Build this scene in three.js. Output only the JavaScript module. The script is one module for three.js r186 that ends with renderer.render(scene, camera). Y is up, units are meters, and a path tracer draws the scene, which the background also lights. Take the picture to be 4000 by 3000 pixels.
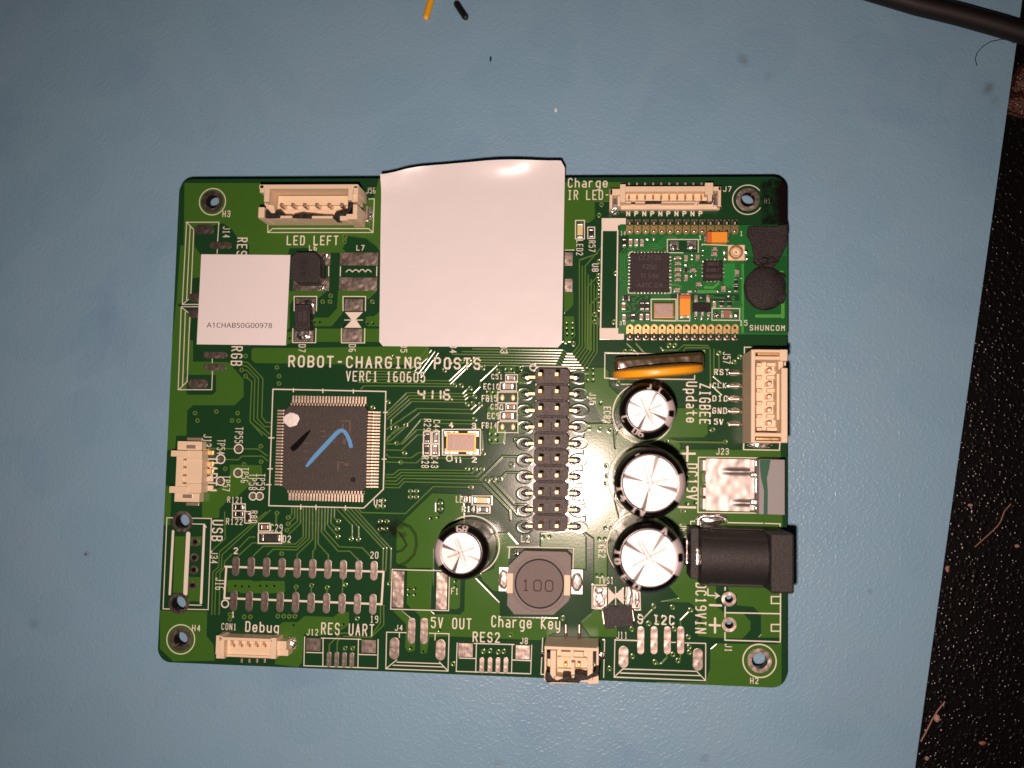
import * as THREE from 'three';
import { RoundedBoxGeometry } from 'three/addons/geometries/RoundedBoxGeometry.js';
import { mergeGeometries, toCreasedNormals } from 'three/addons/utils/BufferGeometryUtils.js';
import { ImprovedNoise } from 'three/addons/math/ImprovedNoise.js';

// ---------------------------------------------------------------- camera, light, exposure
// Millimetres are used for building; MM turns them into the scene's metres. The board is 100 x 79.76 mm and lies flat.
const MM = 0.001, B = 6.2, TH = 1.6, HH = 79.756, FOCAL = 3600;
const R = [[0.996322, -0.020797, 0.083125], [0.014908, 0.997375, 0.070852], [-0.08438, -0.069352, 0.994017]];
const CX = 69.2884, CY = 43.9671, CH = 147.0175;            // the phone's lens over the board: x, y from its top left corner, height above its face
const scene = new THREE.Scene();
scene.background = new THREE.Color(0.0035, 0.0035, 0.004);   // a dark room
const camera = new THREE.PerspectiveCamera(2 * Math.atan(1500 / FOCAL) * 180 / Math.PI, 4 / 3, 0.005, 5);
camera.position.set((CX - 50) * MM, (B + CH) * MM, (CY - HH / 2) * MM);
camera.quaternion.setFromRotationMatrix(new THREE.Matrix4().makeBasis(
  new THREE.Vector3(R[0][0], -R[0][2], R[0][1]), new THREE.Vector3(-R[1][0], R[1][2], -R[1][1]), new THREE.Vector3(-R[2][0], R[2][2], -R[2][1])));
const flash = new THREE.SpotLight(new THREE.Color(1, 0.725, 0.625), 0.081, 0, 62 * Math.PI / 180, 1, 2);   // the phone's flash, a finger's width from its lens and facing the same way
flash.position.set((CX - 50 - 4.5) * MM, (B + CH) * MM, (CY - HH / 2 + 11.5) * MM);
flash.target.position.set(flash.position.x + R[2][0] * 0.1, flash.position.y - R[2][2] * 0.1, flash.position.z + R[2][1] * 0.1); scene.add(flash.target);
flash.castShadow = true; flash.shadow.radius = 0.11; flash.name = 'phone_flash';
flash.shadow.mapSize.set(4096, 4096); flash.shadow.camera.near = 0.01; flash.shadow.camera.far = 1;
scene.add(flash);
camera.focus = 0.1465; camera.userData.fStop = 15;
const renderer = new THREE.WebGLRenderer({ antialias: true });
renderer.setSize(1024, 768);
renderer.toneMapping = THREE.LinearToneMapping;
renderer.toneMappingExposure = 1.0;
renderer.shadowMap.enabled = true;

// ---------------------------------------------------------------- helpers
let seed = 7;
const rnd = () => { seed = (seed * 1664525 + 1013904223) >>> 0; return seed / 4294967296; };
const noise = new ImprovedNoise();
// the point of the plane h mm above the board's face that a measured photo point (4000 x 3000) lies on, in mm from the board's middle
function K(px, py, h = 0) {
  const d = [(px - 2000) / FOCAL, (py - 1500) / FOCAL, 1], b = [0, 1, 2].map((j) => R[0][j] * d[0] + R[1][j] * d[1] + R[2][j] * d[2]);
  const t = (CH - h) / b[2];
  return [CX + t * b[0] - 50, CY + t * b[1] - HH / 2];
}
const PX = (px, py, h = 0) => { const a = K(px, py, h), b = K(px + 10, py, h); return Math.hypot(b[0] - a[0], b[1] - a[1]) / 10; };  // mm per photo pixel
function rect(x0, y0, x1, y1, h = 0) {
  const a = K(x0, y0, h), b = K(x1, y1, h), c = K(x1, y0, h), d = K(x0, y1, h);
  return [(a[0] + d[0]) / 2, (a[1] + c[1]) / 2, (b[0] + c[0]) / 2, (b[1] + d[1]) / 2];
}
const names = {};
const numbered = (n) => { const k = names[n] = (names[n] ?? -1) + 1; return k ? n + '_' + String(k).padStart(3, '0') : n; };
function planarUV(g) {                                        // uv in centimetres, across the face's main direction
  const p = g.attributes.position, n = g.attributes.normal, uv = new Float32Array(p.count * 2);
  for (let i = 0; i < p.count; i++) {
    const ax = Math.abs(n.getX(i)), ay = Math.abs(n.getY(i)), az = Math.abs(n.getZ(i)), x = p.getX(i) / 10, y = p.getY(i) / 10, z = p.getZ(i) / 10;
    if (ay >= ax && ay >= az) { uv[2 * i] = x; uv[2 * i + 1] = z; } else if (ax >= az) { uv[2 * i] = z; uv[2 * i + 1] = y; } else { uv[2 * i] = x; uv[2 * i + 1] = y; }
  }
  g.setAttribute('uv', new THREE.BufferAttribute(uv, 2));
}
function clean(g, keepUV) {
  let c = g.index ? g.toNonIndexed() : g.clone();
  for (const k of Object.keys(c.attributes)) if (!['position', 'normal', 'uv'].includes(k)) c.deleteAttribute(k);
  if (!c.attributes.normal) c.computeVertexNormals();
  if (!keepUV || !c.attributes.uv) planarUV(c);
  c.clearGroups();
  return c;
}
function mesh(name, geoms, mat, parent, label, keepUV) {     // ONE mesh from pieces given in mm
  geoms = (Array.isArray(geoms) ? geoms : [geoms]).filter(Boolean);
  const multi = Array.isArray(mat);
  const g = geoms.length === 1 && !multi ? clean(geoms[0], keepUV) : mergeGeometries(geoms.map((x) => clean(x, keepUV)), multi);
  g.scale(MM, MM, MM);
  const m = new THREE.Mesh(g, mat);
  m.name = numbered(name); m.castShadow = m.receiveShadow = true;
  if (label) m.userData.label = label;
  (parent ?? scene).add(m);
  return m;
}
function tag(o, label, category, group, kind) {
  o.userData.label = label;
  if (category) o.userData.category = category;
  if (group) o.userData.group = group;
  if (kind) o.userData.kind = kind;
  return o;
}
const cache = {};
function put(name, key, make, mat, parent, x, y, z, ry = 0) { // one of many alike pieces: shares its geometry
  const k = name + key;
  if (!cache[k]) { cache[k] = clean(make()); cache[k].scale(MM, MM, MM); }
  const m = new THREE.Mesh(cache[k], mat);
  m.name = numbered(name); m.castShadow = m.receiveShadow = true;
  m.position.set(x * MM, y * MM, z * MM); m.rotation.y = ry;
  parent.add(m);
  return m;
}
// shapes; heights h are mm above the board's face
const box = (x0, z0, x1, z1, h0, h1, r = 0) => {
  const w = x1 - x0, d = z1 - z0, t = h1 - h0, q = Math.min(r, w / 2.2, d / 2.2, t / 2.2);
  const g = q > 0.01 ? new RoundedBoxGeometry(w, t, d, 2, q) : new THREE.BoxGeometry(w, t, d);
  return g.translate((x0 + x1) / 2, B + (h0 + h1) / 2, (z0 + z1) / 2);
};
const boxPx = (x0, y0, x1, y1, h0, h1, r = 0) => { const q = rect(x0, y0, x1, y1, h1); return box(q[0], q[1], q[2], q[3], h0, h1, r); };
const cyl = (x, z, r, h0, h1, r2 = r, seg = 24, open = false) => new THREE.CylinderGeometry(r2, r, h1 - h0, seg, 1, open).translate(x, B + (h0 + h1) / 2, z);
function prism(pts, h0, h1, bev = 0, holes = []) {            // pts in mm [x, z]
  const s = new THREE.Shape(pts.map(([x, z]) => new THREE.Vector2(x, -z)));
  for (const h of holes) { const p = new THREE.Path(); p.absarc(h[0], -h[1], h[2], 0, Math.PI * 2, true); s.holes.push(p); }
  return new THREE.ExtrudeGeometry(s, { depth: h1 - h0 - 2 * bev, bevelEnabled: bev > 0, bevelThickness: bev, bevelSize: bev, bevelOffset: -bev, bevelSegments: 2, curveSegments: 16 })
    .rotateX(-Math.PI / 2).translate(0, B + h0 + bev, 0);
}
const prismPx = (pts, h0, h1, bev = 0) => prism(pts.map(([x, y]) => K(x, y, h1)), h0, h1, bev);
const tube = (pts, r, seg = 40, rad = 10) => new THREE.TubeGeometry(new THREE.CatmullRomCurve3(pts.map((p) => new THREE.Vector3(p[0], B + p[2], p[1])), false, 'catmullrom', 0.1), seg, r, rad);
const lathe = (x, z, prof, seg = 48) => new THREE.LatheGeometry(prof.map(([r, h]) => new THREE.Vector2(r, h)), seg).translate(x, B, z);
function stadium(w, l, t, bev = 0.02) {                       // pad along z, w wide, l long, standing on h = 0
  const r = w / 2, s = new THREE.Shape();
  s.absarc(0, l / 2 - r, r, 0, Math.PI); s.absarc(0, -l / 2 + r, r, Math.PI, 2 * Math.PI);
  return new THREE.ExtrudeGeometry(s, { depth: Math.max(t - bev, 0.01), bevelEnabled: true, bevelThickness: bev, bevelSize: bev * 2, bevelOffset: -bev * 2, bevelSegments: 2, curveSegments: 8 }).rotateX(-Math.PI / 2);
}
function ring(x, z, r0, r1, h0, h1) {
  const s = new THREE.Shape(); s.absarc(0, 0, r1, 0, Math.PI * 2);
  const p = new THREE.Path(); p.absarc(0, 0, r0, 0, Math.PI * 2, true); s.holes.push(p);
  return new THREE.ExtrudeGeometry(s, { depth: h1 - h0, bevelEnabled: false, curveSegments: 24 }).rotateX(-Math.PI / 2).translate(x, B + h0, z);
}
function dome(x, z, rx, rz, h0, t, k = 0.12, sd = 1) {        // an uneven blob
  const g = new THREE.SphereGeometry(1, 24, 14, 0, Math.PI * 2, 0, Math.PI / 2), p = g.attributes.position;
  for (let i = 0; i < p.count; i++) {
    const X = p.getX(i), Y = p.getY(i), Z = p.getZ(i), n = 1 + k * 2 * noise.noise(X * 2 + sd * 3.1, Y * 2, Z * 2 + sd);
    p.setXYZ(i, X * rx * n, Y * t * n, Z * rz * n);
  }
  g.computeVertexNormals();
  return g.translate(x, B + h0, z);
}

// ---------------------------------------------------------------- textures
const C3 = (r, g, b) => new THREE.Color().setRGB(r, g, b);
function field(n, f, m = n) {                                 // a grey height texture
  const d = new Uint8Array(n * m * 4);
  for (let y = 0; y < m; y++) for (let x = 0; x < n; x++) { const v = Math.max(0, Math.min(255, Math.round(f(x, y) * 255))), i = (y * n + x) * 4; d[i] = d[i + 1] = d[i + 2] = v; d[i + 3] = 255; }
  const t = new THREE.DataTexture(d, n, m, THREE.RGBAFormat); t.wrapS = t.wrapT = THREE.RepeatWrapping; t.magFilter = THREE.LinearFilter; t.needsUpdate = true;
  return t;
}
const tileNoise = (n, cell, sd) => {                          // value noise that repeats every n texels
  const c = Math.round(n / cell), v = Array.from({ length: c * c }, () => rnd()), s = (t) => t * t * (3 - 2 * t);
  return (x, y) => {
    const X = x / cell, Y = y / cell, i = Math.floor(X), j = Math.floor(Y), a = s(X - i), b = s(Y - j), q = (p, r) => v[((r % c + c) % c) * c + ((p % c + c) % c)];
    return (q(i, j) * (1 - a) + q(i + 1, j) * a) * (1 - b) + (q(i, j + 1) * (1 - a) + q(i + 1, j + 1) * a) * b;
  };
};
const n1 = tileNoise(512, 4, 1), n2 = tileNoise(512, 8, 2), n3 = tileNoise(512, 32, 3), n4 = tileNoise(512, 2, 4);
const grainTex = field(512, (x, y) => 0.5 * n1(x, y) + 0.3 * n4(x, y) + 0.2 * n2(x, y));                 // 10 mm across: 20 um grain
const n5 = tileNoise(512, 16, 5), n6 = tileNoise(512, 64, 6);
const matTex = field(512, (x, y) => 0.75 * Math.max(0, n5(x, y) - 0.45) * 1.8 + 0.2 * Math.max(0, n2(x, y) - 0.5) + 0.05 * n3(x, y));
const lumpTex = field(512, (x, y) => 0.7 * n6(x, y) + 0.3 * n3(x, y));
const smearTex = field(512, (x, y) => 0.5 * n3(x, y) + 0.35 * n2(x, y) + 0.15 * n1(x, y));
grainTex.repeat.set(1, 1);
const rep = (t, k) => { const c = t.clone(); c.repeat.set(k, k); c.needsUpdate = true; return c; };
const canvas = (w, h) => { const c = document.createElement('canvas'); c.width = w; c.height = h; return c; };
const canvasTex = (c, srgb = true) => { const t = new THREE.CanvasTexture(c); if (srgb) t.colorSpace = THREE.SRGBColorSpace; t.magFilter = THREE.LinearFilter; return t; };

// stroke lettering as board makers print it: strokes on a grid 4 wide and 6 high
const GLYPH = {
  A: '06 20 46|14 34', B: '06 00 30 41 42 33 03|33 44 45 36 06', C: '41 30 10 01 05 16 36 45', D: '00 30 41 45 36 06 00', E: '40 00 06 46|03 33', F: '40 00 06|03 33',
  G: '41 30 10 01 05 16 36 45 43 23', H: '00 06|40 46|03 43', I: '10 30|20 26|16 36', J: '40 45 36 16 05', K: '00 06|40 03 46', L: '00 06 46', M: '06 00 23 40 46', N: '06 00 46 40',
  O: '10 30 41 45 36 16 05 01 10', P: '06 00 30 41 42 33 03', R: '06 00 30 41 42 33 03|23 46', S: '41 30 10 01 02 13 33 44 45 36 16 05', T: '00 40|20 26', U: '00 05 16 36 45 40',
  V: '00 26 40', Y: '00 23 40|23 26', Z: '00 40 06 46', 0: '10 30 41 45 36 16 05 01 10', 1: '11 20 26|16 36', 2: '01 10 30 41 42 06 46', 3: '01 10 30 41 42 33 13|33 44 45 36 16 05',
  4: '36 30 04 44', 5: '40 00 02 32 43 45 36 16 05', 6: '30 10 01 05 16 36 45 44 33 13 04', 7: '00 40 16', 8: '10 30 41 42 33 13 02 01 10|13 04 05 16 36 45 44 33', 9: '16 36 45 41 30 10 01 02 13 43',
  a: '12 32 43 46 16 05 14 44', b: '00 06 36 45 43 32 02', d: '40 46 16 05 03 12 42', e: '04 44 43 32 12 03 05 16 36 45', g: '42 47 38 18|46 16 05 03 12 42', h: '00 06|03 12 32 43 46',
  p: '02 08|02 32 43 45 36 06', r: '02 06|03 12 32', t: '20 25 36|02 42', u: '02 05 16 46|42 46', y: '02 05 16 46|42 47 38 18', '+': '21 25|03 43', '-': '13 33', '.': '26 26', ' ': '',
};
function strokes(c, s, w, h, wt) {                            // draws s centred on 0, 0 in a box w wide and h high
  const n = s.length, adv = n > 1 ? w / (n - 0.28) : w, gw = n > 1 ? adv * 0.72 : w, th = wt ?? Math.min(h * 0.2, gw * 0.26);
  c.lineWidth = th; c.lineCap = c.lineJoin = 'round';
  [...s].forEach((ch, i) => {
    for (const line of (GLYPH[ch] ?? '').split('|')) {
      if (!line) continue;
      c.beginPath();
      line.split(' ').forEach((p, k) => { const X = -w / 2 + i * adv + th / 2 + +p[0] / 4 * (gw - th), Y = -h / 2 + th / 2 + +p[1] / 6 * (h - th); k ? c.lineTo(X, Y) : c.moveTo(X, Y); });
      if (line.length < 6 && line[0] === line[3] && line[1] === line[4]) c.lineTo(-w / 2 + i * adv + gw / 2 + 0.001, h / 2 - th / 2);
      c.stroke();
    }
  });
}
// ---------------------------------------------------------------- the board's face: solder mask over copper, and the white print
const TS = 20.48, TW = 2048, THt = Math.round(HH * TS);
const cc = canvas(TW, THt), bc = canvas(TW, THt), c2 = cc.getContext('2d'), b2 = bc.getContext('2d');
const T = (x, y) => { const k = K(x, y); return [(k[0] + 50) * TS, (k[1] + HH / 2) * TS]; };
const DARK = '#1d4427', POUR = '#416e29', TRACE = '#5a7c3a', SILK = '#e9e2d6';
c2.fillStyle = DARK; c2.fillRect(0, 0, TW, THt);
b2.fillStyle = 'rgb(80,80,80)'; b2.fillRect(0, 0, TW, THt);
const COPPER = 'rgb(165,165,165)';
function path(c, pts, close) { c.beginPath(); pts.forEach((p, i) => (i ? c.lineTo(p[0], p[1]) : c.moveTo(p[0], p[1]))); if (close) c.closePath(); }
const Z = (o) => (p) => T(o[0] + p[0] / o[2], o[1] + p[1] / o[2]);   // points measured in an enlargement of the photo: its corner and its scale
function pour(o, ...polys) { for (const q of polys) { const t = q.map(Z(o)); for (const [c, f] of [[c2, POUR], [b2, COPPER]]) { path(c, t, true); c.fillStyle = f; c.fill(); c.lineJoin = 'round'; c.lineWidth = 3; c.strokeStyle = f; c.stroke(); } } }
function gap(o, ...polys) { for (const q of polys) { const t = q.map(Z(o)); for (const [c, f] of [[c2, DARK], [b2, 'rgb(80,80,80)']]) { path(c, t, true); c.fillStyle = f; c.fill(); } } }
function trace(o, w, ...lines) { for (const q of lines) { const t = q.map(Z(o)); for (const [c, f, k] of [[c2, TRACE, 1], [b2, COPPER, 1.15]]) { path(c, t); c.strokeStyle = f; c.lineWidth = w * TS * k; c.lineCap = c.lineJoin = 'round'; c.stroke(); } } }
function via(o, ...pts) {
  for (const p of pts) {
    const [x, y] = Z(o)(p), r = 0.39 * TS;
    for (const [c, f, k] of [[c2, TRACE, 1], [b2, 'rgb(190,190,190)', 1], [b2, 'rgb(120,120,120)', 0.6], [b2, 'rgb(40,40,40)', 0.36], [c2, '#12200f', 0.36]]) { c.beginPath(); c.arc(x, y, r * k, 0, 7); c.fillStyle = f; c.fill(); }
  }
}
function hole(o, ...pts) { for (const p of pts) { const [x, y] = Z(o)(p); for (const [c, f, r] of [[b2, 'rgb(60,60,60)', 0.24], [c2, '#0d1a0c', 0.17]]) { c.beginPath(); c.arc(x, y, r * TS, 0, 7); c.fillStyle = f; c.fill(); } } }
const onSilk = (f) => { for (const [c, s] of [[c2, SILK], [b2, 'rgb(150,150,150)']]) { c.strokeStyle = c.fillStyle = s; f(c); } };
function line(w, ...lines) { onSilk((c) => { for (const q of lines) { path(c, q.map((p) => T(p[0], p[1]))); c.lineWidth = w * TS; c.lineCap = 'round'; c.lineJoin = 'miter'; c.stroke(); } }); }
function fillS(...polys) { onSilk((c) => { for (const q of polys) { path(c, q.map((p) => T(p[0], p[1])), true); c.fill(); } }); }
function circle(x, y, r, w, a0 = 0, a1 = 7) { onSilk((c) => { const t = T(x, y); c.beginPath(); c.arc(t[0], t[1], r * TS / 24, a0, a1); c.lineWidth = w * TS; c.stroke(); }); }
const frame = (w, x0, y0, x1, y1) => line(w, [[x0, y0], [x1, y0], [x1, y1], [x0, y1], [x0, y0]]);
function text(s, x0, y0, x1, y1, turned = false, wt) {        // turned: read from the right, top to bottom
  onSilk((c) => {
    const q = rect(x0, y0, x1, y1), w = (q[2] - q[0]) * TS, h = (q[3] - q[1]) * TS;
    c.save(); c.translate(((q[0] + q[2]) / 2 + 50) * TS, ((q[1] + q[3]) / 2 + HH / 2) * TS);
    if (turned) { c.rotate(Math.PI / 2); strokes(c, s, h, w, wt && wt * TS); } else strokes(c, s, w, h, wt && wt * TS);
    c.restore();
  });
}
const O = [0, 0, 1], ZA = [1400, 1280, 2.183], ZC = [1050, 1880, 4.148], ZD = [600, 2000, 4.148], ZE = [600, 1300, 4.148], ZF = [600, 1650, 4.148], ZG = [1050, 2250, 4.148], ZH = [2280, 1340, 4.148], ZI = [2680, 1340, 4.148], ZJ = [2480, 2350, 4.148], ZK = [2180, 1000, 4.148], ZL = [1480, 2150, 4.148], ZM = [1480, 1780, 4.148], ZN = [1880, 2020, 4.148], ZP = [1050, 950, 4.148], ZQ = [2300, 1700, 4.148], ZR = [2680, 1700, 4.148], ZS = [2680, 2300, 4.148], ZT = [2680, 2000, 4.148];

// copper areas
pour(O, [[722, 716], [1395, 716], [1400, 800], [1462, 770], [1480, 700], [1492, 700], [1490, 990], [1470, 960], [1430, 930], [1360, 920], [1330, 985], [1245, 985], [1200, 966], [1130, 968], [1120, 1000], [728, 1000], [718, 990]],
  [[716, 990], [790, 990], [790, 1080], [752, 1085], [748, 980], [712, 1190], [706, 990]], [[706, 960], [760, 960], [742, 1160], [690, 1190]],
  [[688, 1190], [748, 1230], [735, 1330], [752, 1330], [752, 1410], [735, 1420], [655, 1720], [668, 1400]]);
gap(O, [[757, 900], [870, 872], [905, 895], [925, 925], [972, 955], [974, 1000], [788, 1000], [760, 962]]);
pour(ZE, [[560, 470], [1210, 480], [1450, 760], [1450, 1030], [1310, 1165], [640, 1165], [540, 1250], [520, 1659], [270, 1659], [310, 1000], [560, 680]], [[1590, 300], [1640, 250], [2200, 250], [2200, 480], [1640, 480], [1590, 420]]);
gap(ZE, [[555, 680], [1010, 680], [1010, 950], [950, 1003], [560, 1003], [525, 960]]);
pour(O, [[985, 1363], [1672, 1353], [1676, 1392], [1640, 1424], [1530, 1422], [1400, 1422], [1000, 1416], [984, 1404]]);
pour(ZP, [[330, 780], [920, 780], [800, 880], [780, 860], [420, 850], [330, 1000], [330, 1360], [300, 1400], [290, 800]], [[1130, 770], [1740, 770], [1600, 900], [1570, 860], [1200, 860], [1180, 1130], [1010, 1335], [760, 1340], [705, 1290], [715, 1240], [760, 1210], [970, 1210], [1110, 1060]],
  [[770, 1390], [1790, 1390], [1790, 1590], [770, 1590]], [[1580, 1200], [1640, 1190], [1700, 1190], [1790, 1120], [1790, 1340], [1600, 1340], [1575, 1300]], [[800, 0], [1060, 0], [1230, 130], [1160, 140], [1020, 50], [800, 50]], [[290, 1440], [390, 1440], [390, 1590], [290, 1640]]);
pour(ZF, [[235, 0], [525, 0], [530, 180], [360, 190], [340, 430], [215, 440]], [[1240, 690], [1740, 700], [1750, 830], [1350, 1200], [1240, 1200], [1060, 1400], [1050, 1540], [790, 1540], [790, 1160], [960, 1120], [1050, 1060], [1100, 1050], [1240, 900]], [[190, 1000], [280, 1100], [260, 1659], [170, 1659]]);
pour(ZD, [[350, 400], [500, 400], [480, 1300], [320, 1300]], [[600, 410], [770, 400], [760, 530], [600, 540]], [[560, 1060], [750, 1060], [740, 1440], [560, 1440]], [[1200, 1120], [1220, 1105], [1590, 1110], [1605, 1130], [1600, 1280], [1200, 1290]], [[1700, 1140], [1730, 1120], [2110, 1125], [2120, 1290], [1700, 1290], [1685, 1200]], [[110, 1600], [860, 1620], [860, 1659], [100, 1659]]);
pour([600, 2350, 4.148], [[110, 150], [860, 170], [850, 560], [960, 690], [985, 950], [320, 960], [110, 760]]);
pour(ZG, [[-500, 90], [200, 95], [245, 150], [240, 270], [-460, 270]], [[180, 790], [230, 750], [470, 750], [580, 655], [1050, 670], [1180, 570], [1290, 600], [1285, 780], [1200, 860], [850, 960], [560, 930], [530, 1400], [470, 1470], [100, 1420], [180, 1000]]);
pour(ZL, [[465, 330], [850, 340], [830, 940], [530, 940], [455, 860]], [[240, 980], [370, 980], [500, 1090], [580, 1510], [570, 1620], [480, 1640], [430, 1570], [445, 1190]], [[590, 980], [830, 980], [900, 1040], [1310, 1050], [1390, 980], [1400, 490], [1540, 430], [1950, 850], [1950, 1080], [2900, 1100], [2900, 1300], [2600, 1450], [1150, 1385], [810, 1400], [770, 1659], [680, 1659], [670, 1060]], [[1150, 400], [1310, 400], [1300, 920], [1260, 950], [1140, 940]], [[1630, 400], [1950, 260], [1950, 650], [1880, 660]]);
pour(ZM, [[860, 615], [1310, 630], [1370, 720], [1380, 1040], [1000, 1200], [880, 1500], [880, 2100], [850, 1810], [460, 1810], [430, 1770], [330, 1770], [285, 1720], [295, 1160]], [[1880, 1250], [2074, 1260], [2250, 1440], [2100, 1560], [1940, 1560], [1900, 1400]]);
gap(ZM, [[920, 760], [950, 700], [1020, 700], [1060, 760], [1055, 890], [1020, 945], [960, 945], [920, 900]]);
pour(ZN, [[240, 260], [430, 260], [585, 440], [450, 480], [430, 800], [280, 810], [280, 1190], [180, 1180], [0, 1000], [200, 840], [280, 560]], [[965, 260], [1600, 210], [1690, 320], [1690, 840], [1500, 830], [1490, 500], [965, 490]]);
pour(O, [[2285, 1655], [2392, 1655], [2400, 1760], [2398, 1960], [2320, 2020], [2320, 2100], [2290, 2080], [2288, 1990], [2275, 1900]], [[2322, 2000], [2395, 1940], [2420, 2040], [2388, 2100], [2372, 2120], [2370, 2290], [2322, 2290]], [[2408, 1700], [2430, 1660], [2640, 1720], [2660, 1740], [2500, 2060], [2410, 1950]],
  [[2284, 1438], [2360, 1436], [2376, 1450], [2378, 1506], [2425, 1552], [2400, 1600], [2380, 1650], [2355, 1640], [2320, 1570], [2284, 1540]], [[2642, 1595], [2764, 1595], [2764, 1694], [2750, 1706], [2590, 1708], [2600, 1640]]);
pour(ZR, [[-1500, 220], [1530, 250], [1540, 700], [1560, 1659], [-1200, 1659], [-900, 1000]]);
pour(ZT, [[-400, 0], [1540, 0], [1540, 2600], [1530, 3100], [-900, 3100], [-900, 3000], [-600, 1500], [-100, 1400], [-700, 700]]);
gap(ZJ, [[-900, 90], [-620, 90], [-300, 700], [-300, 560], [-20, 230], [170, 0], [880, 15], [1000, 100], [1020, 560], [1200, 570], [2600, 590], [2300, 690], [1330, 680], [1225, 770], [1220, 1110], [1180, 1200], [1160, 1310], [-1200, 1310], [-500, 760], [-800, 300]]);
gap(ZS, [[490, -200], [620, -200], [700, 40], [830, 110], [830, 270], [1090, 290], [1220, 420], [1220, 740], [1050, 880], [330, 740], [100, 350], [0, 230], [60, 230], [330, 560], [330, 700], [380, 790], [910, 800], [1045, 670], [1040, 530], [940, 420], [580, 400], [490, 310]]);
pour(ZJ, [[-870, 340], [-700, 200], [-620, 100], [-420, 390], [-290, 400], [-290, 540], [-300, 570], [-720, 560]], [[1020, 0], [1300, 60], [1460, 200], [1760, 200], [1870, 330], [1860, 460], [1740, 590], [1210, 575], [1140, 500]]);
pour(O, [[2205, 712], [2440, 712], [2420, 785], [2322, 785], [2322, 852], [2300, 866], [2286, 866], [2250, 960], [2245, 975], [2205, 975]], [[2205, 1140], [2238, 1140], [2238, 1188], [2205, 1222]], [[2205, 1236], [2240, 1236], [2246, 1310], [2212, 1340], [2205, 1340]]);
pour(ZA, [[1248, 335], [1325, 335], [1335, 350], [1330, 380], [1248, 380]], [[1090, 540], [1100, 533], [1190, 535], [1190, 600], [1090, 600]], [[1100, 680], [1115, 668], [1200, 670], [1200, 770], [1100, 770]], [[1115, 830], [1250, 870], [1240, 985], [1130, 993], [1112, 975]], [[1370, 395], [1440, 395], [1440, 470], [1370, 470]], [[1370, 520], [1430, 520], [1430, 590], [1370, 600]], [[1370, 660], [1440, 660], [1440, 740], [1370, 740]], [[1370, 800], [1440, 800], [1440, 880], [1370, 890]]);

// traces
trace(ZA, 0.2, [[20, 520], [45, 495], [820, 500]], [[0, 440], [770, 452], [985, 250]], [[0, 465], [780, 478], [1000, 262]],
  [[240, 720], [410, 553], [885, 560], [915, 530], [945, 510]], [[245, 745], [425, 578], [895, 585], [925, 560], [980, 556], [1035, 500], [1035, 455], [1195, 305]], [[245, 775], [440, 603], [905, 612], [935, 585], [985, 585]], [[270, 790], [450, 628], [925, 635]], [[275, 790], [275, 865]],
  [[240, 865], [500, 688], [955, 695], [1000, 655]], [[245, 935], [400, 830], [520, 722], [975, 730], [1040, 665]], [[235, 960], [325, 855]], [[235, 990], [360, 990], [530, 780], [985, 790]], [[235, 970], [265, 965], [410, 835]], [[370, 992], [495, 870], [640, 872]], [[235, 1040], [365, 1045], [500, 912], [560, 915]], [[235, 1075], [260, 1105], [450, 1108], [510, 1065], [545, 1065]], [[235, 1145], [490, 1152], [540, 1110], [985, 1115]],
  [[235, 1252], [295, 1252], [345, 1210], [920, 1215]], [[230, 1275], [310, 1278], [360, 1235], [960, 1240], [990, 1215]], [[225, 1305], [320, 1308], [370, 1260], [1000, 1265], [1045, 1225]], [[220, 1332], [335, 1335], [385, 1285], [1030, 1297], [1230, 1095], [1420, 1100]], [[215, 1360], [345, 1365], [390, 1313], [1060, 1330], [1290, 1560], [1295, 1640]],
  [[20, 1575], [400, 1585], [635, 1355], [950, 1360]], [[1095, 1310], [1360, 1600], [1420, 1600]], [[1150, 1310], [1330, 1505], [1420, 1508]], [[1205, 1290], [1265, 1232], [1420, 1235]], [[640, 815], [985, 820], [1050, 880], [1055, 1040]]);
for (let k = 0; k < 4; k++) trace(ZA, 0.2, [[590 + 30 * k, 175 + 12 * k], [500 + 22 * k, 300 + 22 * k], [440 + 30 * k, 350 + 24 * k], [0, 345 + 24 * k]]);
for (let k = 0; k < 7; k++) trace(O, 0.2, [[2263 + 11.6 * k, 1020 + 18 * k], [2263 + 11.6 * k, 1347 + 4.5 * k], [2236 + 8.5 * k, 1379 + 11 * k], [2214 - 5 * k, 1379 + 11 * k], [2200 - 5 * k, 1366 + 10.5 * k], [1845 - 8 * (k % 3) * 5, 1362 + 10.5 * k]]);
trace(ZK, 0.2, [[640, -40], [345, 60]], [[620, 960], [660, 1020], [655, 1100], [635, 1130], [630, 1550]], [[580, 1060], [580, 1530]], [[630, 340], [480, 490], [470, 1510]], [[640, 660], [520, 790], [515, 1530]], [[700, -140], [440, 160], [435, 1400]], [[-20, 1380], [220, 1380]]);
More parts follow.
